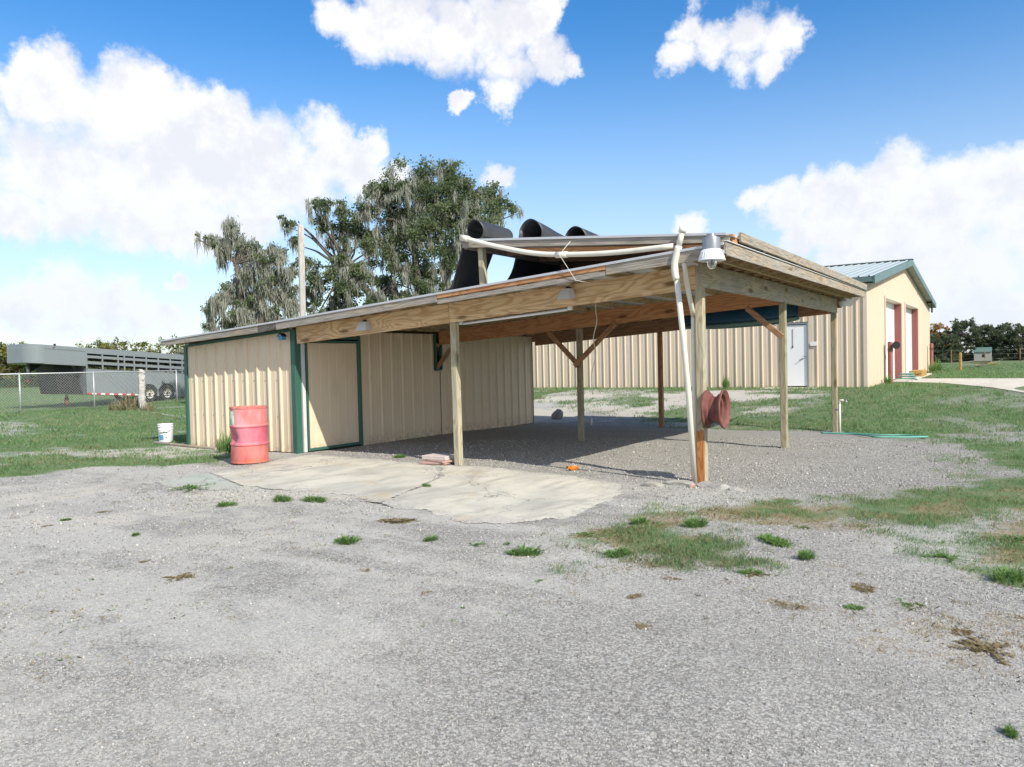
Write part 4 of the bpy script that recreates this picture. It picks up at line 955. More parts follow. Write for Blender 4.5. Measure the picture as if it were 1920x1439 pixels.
def bollard(label, u, v, h):
    t = thing('bollard', label, 'bollard', G(u, v), 'red bollards beside the barn openings')
    lathe_obj('post', [(.085, -.1), (.085, h-.05), (.07, h-.015), (.03, h), (0, h)], M['red'], t, G(u, v), 16); lathe_obj('band', [(.088, 0), (.09, .0), (.09, .12), (.086, .12)], M['rust'], t, G(u, v, h-.35), 16)
    return t
bollard('red steel bollard carrying a round reel at the nearer opening', UC+.22, 21.55, 1.5)
bollard('plain red bollard at the far corner of the barn', UC+.22, 35.6, 1.45)
t = thing('hose_reel', 'small round steel reel fixed on the red bollard', 'reel', G(UC+.36, 21.55, 1.3))
Rr = Matrix.Rotation(math.pi/2, 3, 'X') @ Matrix.Rotation(.5, 3, 'Y')
for z in (-.05, .05): lathe_obj('flange', [(0, -.008), (.13, -.008), (.135, 0), (.13, .008), (0, .008)], M['dark'], t, G(UC+.42, 21.5+z, 1.36), 20, Rr)
lathe_obj('hub', [(.06, -.05), (.06, .05)], M['dark'], t, G(UC+.42, 21.5, 1.36), 12, Rr)
o = box('wooden_step', (UC+.35, 28.6, float(gz(0, 28.6))+.14), (.5, 1.8, .28), M['fence_wood'], None, .02); tag(o, 'low timber block in front of the farther roller door', 'step')
pts = [(UC+.5+.35*math.cos(i*.9)*(1-.02*i), 23.6+.55*math.sin(i*.9)*(1-.02*i)) for i in range(22)]
o = tube('hose_pile', spline([G(u, v, .06+.012*i) for i, (u, v) in enumerate(pts)], 3), .025, M['hose_dull'], None, 6); tag(o, 'heap of faded green hose by the barn opening', 'hose')
dv = [(UC+.03, 22.6), (.9, 20.9), (2.4, 17.2), (3.4, 14.9), (9, 13.5), (12, 24.6), (3.1, 24.9), (-.4, 25.4), (-.5, 32.0), (UC+.03, 32.0)]
cxs = sum(p[0] for p in dv)/len(dv); cys = sum(p[1] for p in dv)/len(dv)
Vd = [(u, v, float(gz(u, v))+.035) for u, v in dv]+[(u, v, float(gz(u, v))-.1) for u, v in dv]; n = len(dv)
struct(meshobj('driveway', Vd, [(0, 1, 6, 7), (1, 2, 6), (2, 3, 6), (3, 4, 5), (3, 5, 6), (0, 7, 8, 9)]+[(i, i+n, (i+1) % n+n, (i+1) % n) for i in range(n)], M['conc_pale'], None, (cxs, cys, .4)))
o = board('fence_post', G(.30, 37.5, -.2), G(.30, 37.5, .93), .13, .13, M['fence_wood'], None, .03, up=(0, 1, 0)); tag(o, 'golden wooden post standing alone in the field right of the barn', 'post')
# wire fence across the far paddock
t = thing('wire_fence', 'thin wire fence with grey posts across the far paddock', 'fence', G(0, 62))
for i in range(14):
    u = -18+2.3*i; board('post', G(u, 62, -.2), G(u, 62, 1.15), .06, .06, M['wood_brace'], t, 0, up=(0, 1, 0))
for z in (.4, .75, 1.08): tube('wire', [G(-19, 62, z), G(14, 62, z)], .0035, M['fence_wire'], t, 4)
# heap of boards
t = thing('board_pile', 'loose heap of pale boards lying in the far grass', 'board pile', G(.85, 43.1))
rr = random.Random(4)
for i in range(7):
    a = rr.uniform(-.5, .5); u, v = .85+rr.uniform(-.5, .5), 43.1+rr.uniform(-.5, .5); d = Vector((math.cos(a), math.sin(a), rr.uniform(-.06, .12)))*rr.uniform(.5, .95)
    c = G(u, v, .08+.05*i); board('board', c-d, c+d, .16, .03, M['fence_wood'] if i % 2 else M['deadwood'], t, 0)
# little shed under the far trees
hz_ = -.35
t = thing('garden_shed', 'tiny white shed with teal roof under the far trees', 'shed', (-4.1, 164, hz_))
V = [(-1.4, -1.2, 0), (1.4, -1.2, 0), (1.4, 1.2, 0), (-1.4, 1.2, 0), (-1.4, -1.2, 1.7), (1.4, -1.2, 1.7), (1.4, 1.2, 1.7), (-1.4, 1.2, 1.7), (-1.4, 0, 2.5), (1.4, 0, 2.5)]
meshobj('wall', [Vector(p)+Vector((-4.1, 164, hz_)) for p in V], [(0, 1, 5, 4), (2, 3, 7, 6), (1, 2, 6, 9, 5), (3, 0, 4, 8, 7)], M['cream'], t, (-4.1, 164, hz_))
for s in (-1, 1): board('roof_side', (-5.6, 164+s*.68, hz_+2.12), (-2.6, 164+s*.68, hz_+2.12), 1.62, .06, M['tealroof'], t, 0, up=(0, s*.55, .83))
box('window', (-3.9, 162.78, hz_+1.0), (.5, .03, .6), M['dark'], t)

# ------------------------------------------------------------------ gooseneck stock trailer
TU, TW, V0, V1 = -29.97, 2.25, 5.95, 13.75
TG = float(gz(TU, 11.3)); WV = (11.0, 11.86)
def tz(v, z): return z-.072*(v-11.3)
tr = thing('stock_trailer', 'grey gooseneck livestock trailer with slatted upper sides', 'trailer', (TU-1, 10, 0))
def tpt(v, y, z): return Vector((TU-y, v, tz(v, z)))
def tquad(name, v0, v1, z0, z1, mat, y=0.0, th=.03):
    V = [tpt(v0, y, z0), tpt(v1, y, z0), tpt(v1, y, z1), tpt(v0, y, z1)]; W_ = [p+Vector((-th, 0, 0)) for p in V]
    return meshobj(name, V+W_, [(0, 1, 2, 3), (7, 6, 5, 4), (0, 4, 5, 1), (1, 5, 6, 2), (2, 6, 7, 3), (3, 7, 4, 0)], mat, tr, tpt((v0+v1)/2, y, (z0+z1)/2))
ZB, ZT, ZG, ZS = .345, 2.33, 1.55, 1.44
VN = 8.22                                # where the neck meets the body
# nose box with rounded corners (plan outline swept upward)
out_ = []
rc = .62
for a in range(0, 10): an = math.radians(a*10); out_.append((V0+rc-rc*math.cos(an)*1.0, rc-rc*math.sin(an))) if False else out_.append((V0+rc-rc*math.sin(math.radians(90-a*10)), rc-rc*math.cos(math.radians(90-a*10))))
near = [(VN, 0.0)]+[(V0+rc-rc*math.sin(math.radians(a)), rc-rc*math.cos(math.radians(a))) for a in range(0, 91, 10)]
plan = near+[(v, TW-y) for v, y in reversed(near)]
V, Fn = [], []; lv = ((ZG, 0), (ZG+.02, -.012), (ZT-.16, -.012), (ZT-.145, .0), (ZT-.03, .0), (ZT, .05))
for z, ins in lv:
    for v, y in plan:
        cy = TW/2; yy = cy+(y-cy)*(1-ins*.8); V.append(tpt(v+(ins if v < VN-.01 else 0), yy, z))
m_ = len(plan)
for i in range(len(lv)-1): Fn += [(i*m_+k, i*m_+k+1, (i+1)*m_+k+1, (i+1)*m_+k) for k in range(m_-1)]
Fn += [tuple(range(m_)), tuple((len(lv)-1)*m_+k for k in range(m_))[::-1]]
nose = meshobj('nose_box', V, Fn, M['trailer'], tr, tpt(6.5, 1, ZG))
board('nose_rail', tpt(V0+.6, -.012, ZT-.15), tpt(VN, -.012, ZT-.15), .02, .04, M['steel'], nose, .003); board('nose_rail', tpt(V0+.6, -.014, ZG+.01), tpt(VN, -.014, ZG+.01), .02, .04, M['steel'], nose, .003)
lathe_obj('marker_lamp', [(0, .015), (.025, .012), (.03, 0)], M['rust'], nose, tpt(6.95, -.02, ZT-.08), 12, Matrix.Rotation(math.pi/2, 3, 'Y'))
for v in (7.0, 9.2, 11.1): box('roof_hook', tpt(v, .03, ZT+.02), (.05, .08, .09), M['dark'], tr)
# body
tquad('side_panel', VN, V1, ZB, ZS, M['trailer'], 0.0); tquad('side_panel', VN, V1, ZB, ZS, M['trailer'], TW-.03)
tquad('top_rail', VN, V1, ZT-.24, ZT, M['trailer']); tquad('top_rail', VN, V1, ZT-.24, ZT, M['trailer'], TW-.03)
for y in (.005, TW-.025):
    for z0, z1 in ((1.90, 2.01), (1.64, 1.76)):
        tquad('slat', VN+.02, V1-.02, z0, z1, M['trailer'], y, .02)
for v in (VN+.03, 8.93, 9.62, 9.90, 10.35, 10.92, 11.5, 12.1, 12.7, 13.25, V1-.04):
    for y in (-.02, TW-.05): board('upright', tpt(v, y+.02, ZS-.02), tpt(v, y+.02, ZT-.2), .05, .06, M['trailer'], tr, .004, up=(0, 1, 0))
V = [tpt(VN, 0, ZT), tpt(V1, 0, ZT), tpt(V1, TW, ZT), tpt(VN, TW, ZT), tpt(VN, TW/2, ZT+.06), tpt(V1, TW/2, ZT+.06)]
meshobj('roof', V, [(0, 1, 5, 4), (4, 5, 2, 3)], M['trailer'], tr, tpt(10, 1, ZT)); 
V = [tpt(VN, 0, ZB+.1), tpt(V1, 0, ZB+.1), tpt(V1, TW, ZB+.1), tpt(VN, TW, ZB+.1)]; meshobj('floor', V, [(0, 1, 2, 3)], M['trailer_dark'], tr, tpt(10, 1, ZB))
V = [tpt(V1, 0, ZB), tpt(V1, TW, ZB), tpt(V1, TW, ZT), tpt(V1, 0, ZT)]; meshobj('tail_gate', V, [(0, 1, 2, 3)], M['trailer'], tr, tpt(V1, 1, ZB))
V = [tpt(VN, 0.02, ZB), tpt(VN, TW-.02, ZB), tpt(VN, TW-.02, ZG), tpt(VN, .02, ZG)]; meshobj('front_wall', V, [(0, 1, 2, 3)], M['trailer'], tr, tpt(VN, 1, ZB))
# raked neck frame below the nose box
V = []
for y in (.35, TW-.35):
    V += [tpt(7.05, y, ZG), tpt(VN-.42, y, ZG), tpt(VN+.03, y, ZB+.02), tpt(7.25, y, ZB-.02)]
meshobj('neck_frame', V, [(0, 1, 2, 3), (4, 7, 6, 5), (0, 3, 7, 4), (1, 5, 6, 2), (3, 2, 6, 7)], M['trailer_dark'], tr, tpt(7.7, 1, 1))
for (vj) in (6.45,):
    tube('coupler', [tpt(vj, TW/2, ZG+.02), tpt(vj, TW/2, ZG-.62)], .07, M['steel'], tr, 10); tube('coupler_socket', [tpt(vj, TW/2, ZG-.6), tpt(vj, TW/2, ZG-.78)], .10, M['rust'], tr, 10)
meshobj('coupler_gusset', [tpt(6.5, TW/2, ZG), tpt(7.0, TW/2, ZG), tpt(6.5, TW/2, ZG-.35), tpt(6.5, TW/2-.02, ZG), tpt(7.0, TW/2-.02, ZG), tpt(6.5, TW/2-.02, ZG-.35)], [(0, 1, 2), (5, 4, 3), (0, 3, 4, 1), (1, 4, 5, 2), (2, 5, 3, 0)], M['trailer_dark'], tr, tpt(6.2, 1, ZG))
tube('jack', [tpt(7.75, .75, ZB+.6), Vector((TU-.75, 7.75, TG+.12))], .055, M['steel'], tr, 10); tube('jack_foot', [Vector((TU-.75, 7.75, TG+.35)), Vector((TU-.75, 7.75, TG-.02))], .09, M['rust'], tr, 10)
for i in range(14):
    v = VN+.02+i*.19; tquad('reflector_tape', v, v+.185, ZB+.0, ZB+.07, M['redtape'] if i % 2 == 0 else M['whitetape'], -.012, .008)
for i in range(5):
    v = 12.75+i*.19; tquad('reflector_tape', v, v+.185, ZB+.0, ZB+.07, M['redtape'] if i % 2 == 0 else M['whitetape'], -.012, .008)
# wheels with arched fenders
for k, v in enumerate(WV):
    c = Vector((TU-.02, v, TG+.36)); Ry = Matrix.Rotation(math.pi/2, 3, 'Y')
    for side, y in ((1, 0.03), (-1, TW-.05)):
        cc = Vector((TU-y, v, TG+.36))
        wh = lathe_obj('wheel', [(.20, -.11), (.33, -.11), (.36, -.085), (.365, 0), (.36, .085), (.33, .11), (.20, .11), (.20, -.11)], M['tyre'], tr, cc, 28, Ry)
        if side == 1:
            lathe_obj('rim', [(0, .06), (.05, .07), (.055, .05), (.12, .045), (.17, .075), (.205, .105), (.215, .115), (.205, .09)], M['white_steel'], wh, cc, 24, Ry)
            lathe_obj('hub', [(0, .12), (.045, .115), (.05, .04)], M['dark'], wh, cc, 12, Ry)
            for q in range(6): a = q*math.pi/3; lathe_obj('rim_hole', [(0, .072), (.028, .07)], M['dark'], wh, cc+Vector((0, .13*math.cos(a), .13*math.sin(a))), 8, Ry)
    V = []
    for i in range(13):
        a = math.pi*i/12
        for r in (.43, .475): V.append(Vector((TU+.016, v+r*math.cos(a), TG+.38+r*math.sin(a))))
    meshobj('fender', V, [(2*i, 2*i+1, 2*i+3, 2*i+2) for i in range(12)], M['trailer'], tr, c).modifiers.new('thickness', 'SOLIDIFY').thickness = .03
    V = [Vector((TU+.008, v, TG+.36))]+[Vector((TU+.008, v+.43*math.cos(math.pi*i/16), TG+.38+.43*math.sin(math.pi*i/16))) for i in range(17)]
    meshobj('wheel_well', V, [(0, i+1, i+2) for i in range(16)], M['trailer_dark'], tr, c)

# ------------------------------------------------------------------ chain link fence
FU = -28.6
fn = thing('chain_link_fence', 'galvanised chain link fence in front of the grey trailer', 'fence', G(FU, 8))
fz = lambda v: float(gz(FU, v))
pv_ = [1.6, 5.0, 7.8, 11.5, 14.2, 16.2]
for v in pv_: tube('post', [Vector((FU, v, fz(v)-.2)), Vector((FU, v, 1.53))], .032, M['fence_wire'], fn, 8)
tube('top_rail', [Vector((FU, 1.0, 1.51)), Vector((FU, 16.5, 1.47))], .026, M['fence_wire'], fn, 8)
V, Fw = [], []; st = .105; zl, zh = .05, 1.49; n = int((16.2-1.6)/st)
for i in range(-14, n):
    for sg in (1, -1):
        v0 = 1.6+i*st; v1 = v0+(zh-zl); a = Vector((FU+.004*sg, v0 if sg > 0 else v1, zl)); b_ = Vector((FU+.004*sg, v1 if sg > 0 else v0, zh))
        lo, hi = 1.6, 16.2
        def clip(a, b_):
            d = b_-a; t0, t1 = 0.0, 1.0
            for lim, s in ((lo, 1), (hi, -1)):
                fa, fb_ = s*(a.y-lim), s*(b_.y-lim)
                if fa < 0 and fb_ < 0: return None
                if fa < 0: t0 = max(t0, fa/(fa-fb_))
                if fb_ < 0: t1 = min(t1, fa/(fa-fb_))
            return a+d*t0, a+d*t1
        c = clip(a, b_)
        if c is None: continue
        v_, f_ = tubegeo(c, .0034, 3, False); k = len(V); V += v_; Fw += [tuple(q+k for q in f) for f in f_]
meshobj('chain_link_mesh', V, Fw, M['fence_wire'], fn, (FU, 8, .7))
# old silver stump post in front of the fence
pts = spline([(-21.10, 5.63, -.2), (-21.20, 5.58, .12), (-21.28, 5.52, .5), (-21.26, 5.52, 1.0), (-21.28, 5.54, 1.42), (-21.24, 5.56, 1.5)], 4)
rs = [.20, .19, .18, .165, .15, .135, .125, .12, .115, .112, .11, .108, .105, .10, .105, .11, .115, .115, .11, .10, .06]
V, Fp = tubegeo(pts, [r*(1+.08*math.sin(i*2.3)) for i, r in enumerate(rs)], 9)
rr = random.Random(9)
V = [v+Vector((rr.uniform(-.012, .012), rr.uniform(-.012, .012), rr.uniform(-.02, .02))) for v in V]
o = meshobj('stump_post', V, Fp, M['silverwood'], None, (-21.35, 5.25, 0)); tag(o, 'old bleached log post standing in tall dry grass', 'post')

# ------------------------------------------------------------------ trees
def leaf_cards(centres, radii, per, size, rs, flat_=1.0, sub=7, up=.25, size_var=.5):
    """clumpy cloud of small leaf faces: returns verts, quads, tint per vertex"""
    P, T = [], []
    for c, r in zip(centres, radii):
        n = max(6, int(per*r*r)); k = max(3, int(sub*r/.6))
        d = rs.normal(size=(k, 3)); d /= np.linalg.norm(d, axis=1)[:, None]; sc_ = np.array(c)+d*(r*rs.uniform(.25, 1.0, (k, 1)))*np.array([1, 1, flat_])
        st = rs.uniform(.0, .8, k); j = rs.randint(0, k, n)
        P.append(sc_[j]+rs.normal(size=(n, 3))*r*.21*np.array([1, 1, .75])); T.append(np.clip(st[j]+rs.uniform(-.25, .3, n), 0, 1))
    P = np.concatenate(P); T = np.concatenate(T); n = len(P)
    a = rs.normal(size=(n, 3)); a /= np.linalg.norm(a, axis=1)[:, None]
    nrm = rs.normal(size=(n, 3)); nrm[:, 2] += up*2; b_ = np.cross(nrm, a); b_ /= np.linalg.norm(b_, axis=1)[:, None]+1e-9
    s = size*(1+size_var*rs.uniform(-1, 1, n))[:, None]
    V = np.stack([P-a*s, P+b_*s*.55, P+a*s, P-b_*s*.55], 1).reshape(-1, 3)
    return V, np.arange(4*n).reshape(n, 4), np.repeat(T, 4)
def moss_strips(pts, L, w, rs):
    n = len(pts); V = np.zeros((n, 8, 3)); an = rs.uniform(0, math.pi, n); dx = np.stack([np.cos(an), np.sin(an), 0*an], 1)
    sway = rs.normal(size=(n, 2))*.05
    for i, (t, ww) in enumerate(((0, .55), (.35, 1.0), (.7, .7), (1.0, .08))):
        c = pts+np.stack([sway[:, 0]*t+.03*np.sin(9*t+an), sway[:, 1]*t, -L*t], 1)
        V[:, 2*i] = c-dx*(w*ww)[:, None]; V[:, 2*i+1] = c+dx*(w*ww)[:, None]
    b_ = (np.arange(n)*8)[:, None]
    F = np.concatenate([b_+np.array([[2*i, 2*i+1, 2*i+3, 2*i+2]]) for i in range(3)], 0)
    return V.reshape(-1, 3), F, np.repeat(rs.uniform(0, 1, n), 8)
def limbs(base, forks, tips, r0, rs, wig=.12, seg=7):
    geo = []; base = Vector(base)
    trunk = spline([base+Vector((0, 0, -.3)), base+(Vector(forks[0])-base)*.5+Vector((.1, .06, 0)), Vector(forks[0])], 4)
    geo.append(tubegeo(trunk, [r0*(1.25-.45*i/(len(trunk)-1)) for i in range(len(trunk))], 9))
    for f in forks[1:]:
        q = spline([Vector(forks[0]), Vector(forks[0]).lerp(Vector(f), .5)+Vector(rs.normal(size=3)*.2), Vector(f)], 4)
        geo.append(tubegeo(q, [r0*(.7-.35*i/(len(q)-1)) for i in range(len(q))], 8))
    for tp in tips:
        tp = Vector(tp); f = min((Vector(x) for x in forks), key=lambda x: (x-tp).length); d = (tp-f).length
        mid1 = f.lerp(tp, .35)+Vector(rs.normal(size=3)*wig*d*.4)+Vector((0, 0, .05*d)); mid2 = f.lerp(tp, .7)+Vector(rs.normal(size=3)*wig*d*.4)
        q = spline([f, mid1, mid2, tp], 3); rr0 = min(r0*.38, .03+.022*d)
        geo.append(tubegeo(q, [rr0*(1-.85*i/(len(q)-1)) for i in range(len(q))], 5, False))
    return join(*geo)
def tree(name, label, base, clumps, leaf, per, size, r0, forks, seed, group=None, mossy=0.0, mossL=.8, jitter=.6, moss_mat='moss', sub=7):
    rs = np.random.RandomState(seed); base = Vector(base)
    t = thing(name, label, 'tree', base, group)
    C_ = []; R_ = []
    side = Vector((FW.x, FW.y, 0)).normalized()
    for (x, y, z, r) in clumps:
        j = rs.uniform(-jitter, jitter); C_.append(base+Vector((x, y, z))+side*j); R_.append(r)
    V, Fl, T = leaf_cards([c[:] for c in C_], R_, per, size, rs, sub=sub)
    b0 = np.array(base[:])
    fastobj('crown', V-b0, Fl, M[leaf], t, T, Matrix.Translation(base))
    gV, gF = limbs(base, [base+Vector(f) for f in forks], [c-Vector((0, 0, .1)) for c in C_], r0, rs)
    meshobj('trunk', gV, gF, M['bark'], t, base, True)
    if mossy:
        pts = []; ML = []
        for c, r in zip(C_, R_):                         # beards of moss: bunches of strands hung from single points
            nb = max(2, int(mossy*r*r/26)); d = rs.normal(size=(nb, 3)); d /= np.linalg.norm(d, axis=1)[:, None]
            bc = np.array(c[:])+d*r*rs.uniform(.2, 1.0, (nb, 1)); bl = mossL*rs.uniform(.2, 1.25, nb)**1.4
            j_ = rs.randint(0, nb, nb*26); off = rs.normal(size=(nb*26, 3))*np.array([.07, .07, .08])
            pts.append(bc[j_]+off); ML.append(bl[j_]*rs.uniform(.25, 1.0, nb*26)*np.exp(-(off[:, 0]**2+off[:, 1]**2)*40))
        pts = np.concatenate(pts); ML = np.concatenate(ML)+.05; n = len(pts)
        V, Fm, T = moss_strips(pts, ML, rs.uniform(.007, .022, n), rs)
        fastobj('moss', V-b0, Fm, M[moss_mat], t, T, Matrix.Translation(base))
    return t
OAK = [(-1.53, -0.8, 8.44, 0.82), (-0.75, -0.26, 9.0, 0.94), (0.03, 0.28, 9.33, 0.82), (0.72, 0.75, 9.67, 0.59), (1.01, 0.92, 8.95, 0.82), (0.03, 0.24, 8.16, 1.06), (1.0, 0.88, 7.9, 1.06), (1.78, 1.42, 8.46, 0.82), (2.47, 1.88, 8.52, 0.61), (2.66, 1.99, 7.85, 0.66), (3.24, 2.37, 7.72, 0.38), (1.97, 1.51, 7.4, 0.94), (-1.14, -0.56, 7.73, 0.94), (-1.92, -1.04, 8.92, 0.47), (-2.12, -1.21, 7.87, 0.75), (-1.34, -0.73, 6.8, 0.94), (-0.17, 0.05, 6.76, 1.06), (1.0, 0.83, 6.49, 0.94), (-1.93, -1.14, 6.11, 0.7), (-0.76, -0.39, 5.37, 0.82), (0.02, 0.13, 5.35, 0.7), (-1.55, -0.93, 4.69, 0.7), (-0.38, -0.16, 4.42, 0.59), (0.8, 0.66, 5.33, 0.7), (-2.72, -1.72, 4.49, 0.7), (-1.94, -1.22, 3.88, 0.7), (-2.91, -1.88, 3.68, 0.59), (-4.16, -2.57, 8.28, 0.38), (-3.67, -2.25, 8.03, 0.47), (-3.09, -1.86, 7.9, 0.56), (-3.87, -2.4, 7.34, 0.56), (-3.09, -1.88, 7.27, 0.61), (-2.55, -1.53, 7.02, 0.47), (-5.27, -3.33, 7.73, 0.21), (-4.94, -3.12, 7.32, 0.38), (-4.95, -3.15, 6.66, 0.42), (-3.68, -2.3, 6.63, 0.42), (-2.9, -1.79, 6.37, 0.47), (-0.77, -0.43, 4.08, 0.47), (-3.4, -2.2, 4.04, 0.52), (-3.89, -2.55, 3.35, 0.52), (-4.47, -2.86, 5.48, 0.56), (-3.88, -2.49, 4.99, 0.61), (-3.3, -2.08, 5.33, 0.56), (-2.71, -1.69, 5.43, 0.61), (-2.13, -1.31, 5.18, 0.66), (-4.28, -2.77, 4.42, 0.61), (-3.6, -2.35, 3.34, 0.61), (-2.92, -1.9, 3.09, 0.61), (-2.14, -1.38, 3.07, 0.66), (-1.36, -0.84, 3.63, 0.66), (-0.58, -0.32, 3.49, 0.61), (0.21, 0.23, 4.41, 0.61), (0.79, 0.62, 4.39, 0.56), (-2.32, -1.38, 6.82, 0.61), (1.39, 1.11, 7.19, 0.7), (0.41, 0.46, 7.21, 0.8), (-0.75, -0.32, 7.25, 0.8), (1.58, 1.21, 6.24, 0.66), (-3.11, -1.98, 4.62, 0.61), (-4.77, -3.12, 3.73, 0.47), (-1.15, -0.63, 5.85, 0.7)]
OAK2 = [(-0.36, -0.07, 6.77, 0.37), (-0.24, -0.01, 6.2, 0.5), (-0.7, -0.33, 6.07, 0.41), (-1.18, -0.64, 6.38, 0.25), (-1.46, -0.82, 6.38, 0.12), (-0.91, -0.48, 5.71, 0.33), (-0.19, -0.0, 5.48, 0.41), (0.5, 0.46, 5.67, 0.37), (0.93, 0.76, 5.86, 0.37), (0.15, 0.2, 4.85, 0.46), (0.67, 0.54, 4.63, 0.5), (1.18, 0.89, 4.78, 0.41), (-0.37, -0.15, 4.66, 0.37), (-0.2, -0.06, 4.03, 0.5), (-0.89, -0.52, 3.84, 0.41), (-1.16, -0.72, 3.54, 0.27), (0.32, 0.28, 3.81, 0.41), (0.83, 0.61, 3.38, 0.37), (-0.54, -0.32, 3.17, 0.46), (0.14, 0.14, 2.95, 0.41), (1.35, 0.99, 4.19, 0.37), (0.67, 0.56, 5.25, 0.41), (1.1, 0.86, 5.44, 0.37), (-0.11, -0.02, 3.51, 0.46), (0.58, 0.46, 4.11, 0.46), (1.01, 0.75, 4.1, 0.41), (-0.62, -0.33, 4.35, 0.37), (-0.02, 0.13, 5.99, 0.37), (-1.06, -0.67, 3.02, 0.33), (1.0, 0.71, 2.86, 0.37), (0.49, 0.37, 2.98, 0.41), (1.44, 1.07, 5.02, 0.33), (1.44, 1.02, 3.68, 0.37)]
tree('live_oak', 'tall live oak with leafy crown behind the carport roof', (-18.73, 17.2, .42), OAK, 'oakleaf', 2600, .055, .34,
     [(-.2, -.1, 2.6), (-1.3, -.8, 4.6), (.4, .3, 5.2), (1.3, .9, 6.6), (-2.9, -1.9, 5.4), (-.5, -.2, 6.9)], 11, 'moss-hung oaks behind the carport', 900, .75)
tree('live_oak', 'smaller sparse oak heavily hung with grey moss, left of the pole', (-21.95, 10.23, .25), OAK2, 'oakleaf', 1900, .045, .24,
     [(.15, .05, 2.2), (-.3, -.2, 3.9), (.5, .4, 4.2), (-.3, -.1, 5.3)], 12, 'moss-hung oaks behind the carport', 3000, .75, jitter=.4)
def dome(rs, w, h, n, r, z0=.25):
    out = []
    for i in range(n):
        a = rs.uniform(0, 2*math.pi); q = math.sqrt(rs.uniform(0, 1)); z = rs.uniform(z0, 1)
        s = math.sqrt(max(.05, 1-max(0, (z-.45)/.62)**2)); out.append((w*q*s*math.cos(a), w*q*s*math.sin(a), h*z-r*.4, r*rs.uniform(.6, 1.2)))
    return out
FAR = [(-13.2, 184, 7.6, 3.2, 'autumnleaf', 'golden autumn tree at the barn corner, in the far treeline'), (-9.6, 152, 5.1, 2.6, 'farleaf', 'low round oak nearest the barn in the far treeline'), (-7.9, 165, 7.7, 3.1, 'farleaf', 'tallest oak of the far treeline, second from the barn'),
       (-5.0, 173, 7.0, 3.2, 'farleaf', 'broad oak behind the tiny white shed'), (-2.2, 167, 6.4, 3.0, 'farleaf', 'oak just right of the tiny white shed'), (.0, 179, 7.0, 3.2, 'farleaf', 'oak behind the gap right of the shed in the far treeline'),
       (1.9, 166, 5.7, 2.8, 'farleaf', 'low oak near the right end of the far treeline'), (4.4, 178, 6.4, 3.2, 'farleaf', 'last oak at the right end of the far treeline')]
for i, (u, v, h, w, lf, lb) in enumerate(FAR):
    rs = np.random.RandomState(40+i); g = float(gz(u, v)); H_ = h-g
    tree('oak_tree', lb, (u, v, g), dome(rs, w*1.15, H_, 62, .85, .05), lf, 330, .14, .3, [(0, 0, 1.3), (.8, .3, 2.2), (-.8, -.2, 2.3), (0, 0, H_*.6)], 60+i, 'trees of the far treeline', 0, jitter=.1, sub=6)
LEFT = [(-64.4, 20.4, 4.3, 2.0, 'yellowleaf', 'yellow-green bush at the left edge behind the trailer nose'), (-61.2, 21.1, 3.0, 1.7, 'greenleaf', 'green bush under the trailer nose'), (-68, 29.5, 4.4, 1.8, 'yellowleaf', 'olive bush behind the front slats of the trailer'),
        (-57.0, 28.1, 4.55, 2.7, 'yellowleaf', 'broad yellow-green tree above the trailer roof'), (-52.2, 27.6, 3.5, 1.2, 'moss', 'pale grey bush just left of the store room eave'), (-74, 30.0, 3.4, 2.2, 'greenleaf', 'dark green bush seen between nose and neck of the trailer'), (-70.5, 22.2, 3.4, 1.9, 'greenleaf', 'green bush at the left picture edge by the fence')]
for i, (u, v, h, w, lf, lb) in enumerate(LEFT):
    rs = np.random.RandomState(80+i); g = float(gz(u, v)); H_ = h-g
    tree('bush_tree', lb, (u, v, g), dome(rs, w*1.7, H_*.92, 60, .75, .08), lf, 420, .085, .16, [(0, 0, .8), (.4, .2, 1.4), (-.4, -.2, 1.5)], 90+i, 'bushes behind the trailer', 0, jitter=.1, sub=6)
def bare_tree(label, base, h, seed):
    rs = np.random.RandomState(seed); base = Vector(base); t = thing('bare_tree', label, 'tree', base, 'bare grey trees behind the trailer'); geo = []
    def grow(p, d, L, r, lev):
        q = [p]; dd = Vector(d)
        for k in range(3): dd = (dd+Vector(rs.normal(size=3)*.22)).normalized(); q.append(q[-1]+dd*L/3)
        geo.append(tubegeo(q, [r, r*.85, r*.7, r*.55], 5, False))
        if lev > 0:
            for k in range(3): grow(q[2 if k else 3], (dd+Vector(rs.normal(size=3)*.65)+Vector((0, 0, .1))).normalized(), L*rs.uniform(.55, .8), r*.5, lev-1)
    grow(base+Vector((0, 0, -.2)), (0, 0, 1), h*.45, h*.03, 4)
    meshobj('branches', *join(*geo), M['bark'], t, base, True)
bare_tree('leafless grey tree behind the trailer slats', G(-63, 29.5), 4.6, 3); bare_tree('leafless grey tree left of the store room eave', G(-52.8, 29), 3.9, 8); bare_tree('leafless grey twiggy tree at the left picture edge', G(-68, 20.5), 4.6, 5)
o = box('distant_barn', G(-86, 40, 1.0), (6, 3.5, 2.2), M['cream'], None, .02); 
tag(o, 'pale low building far behind the trailer neck', 'building')

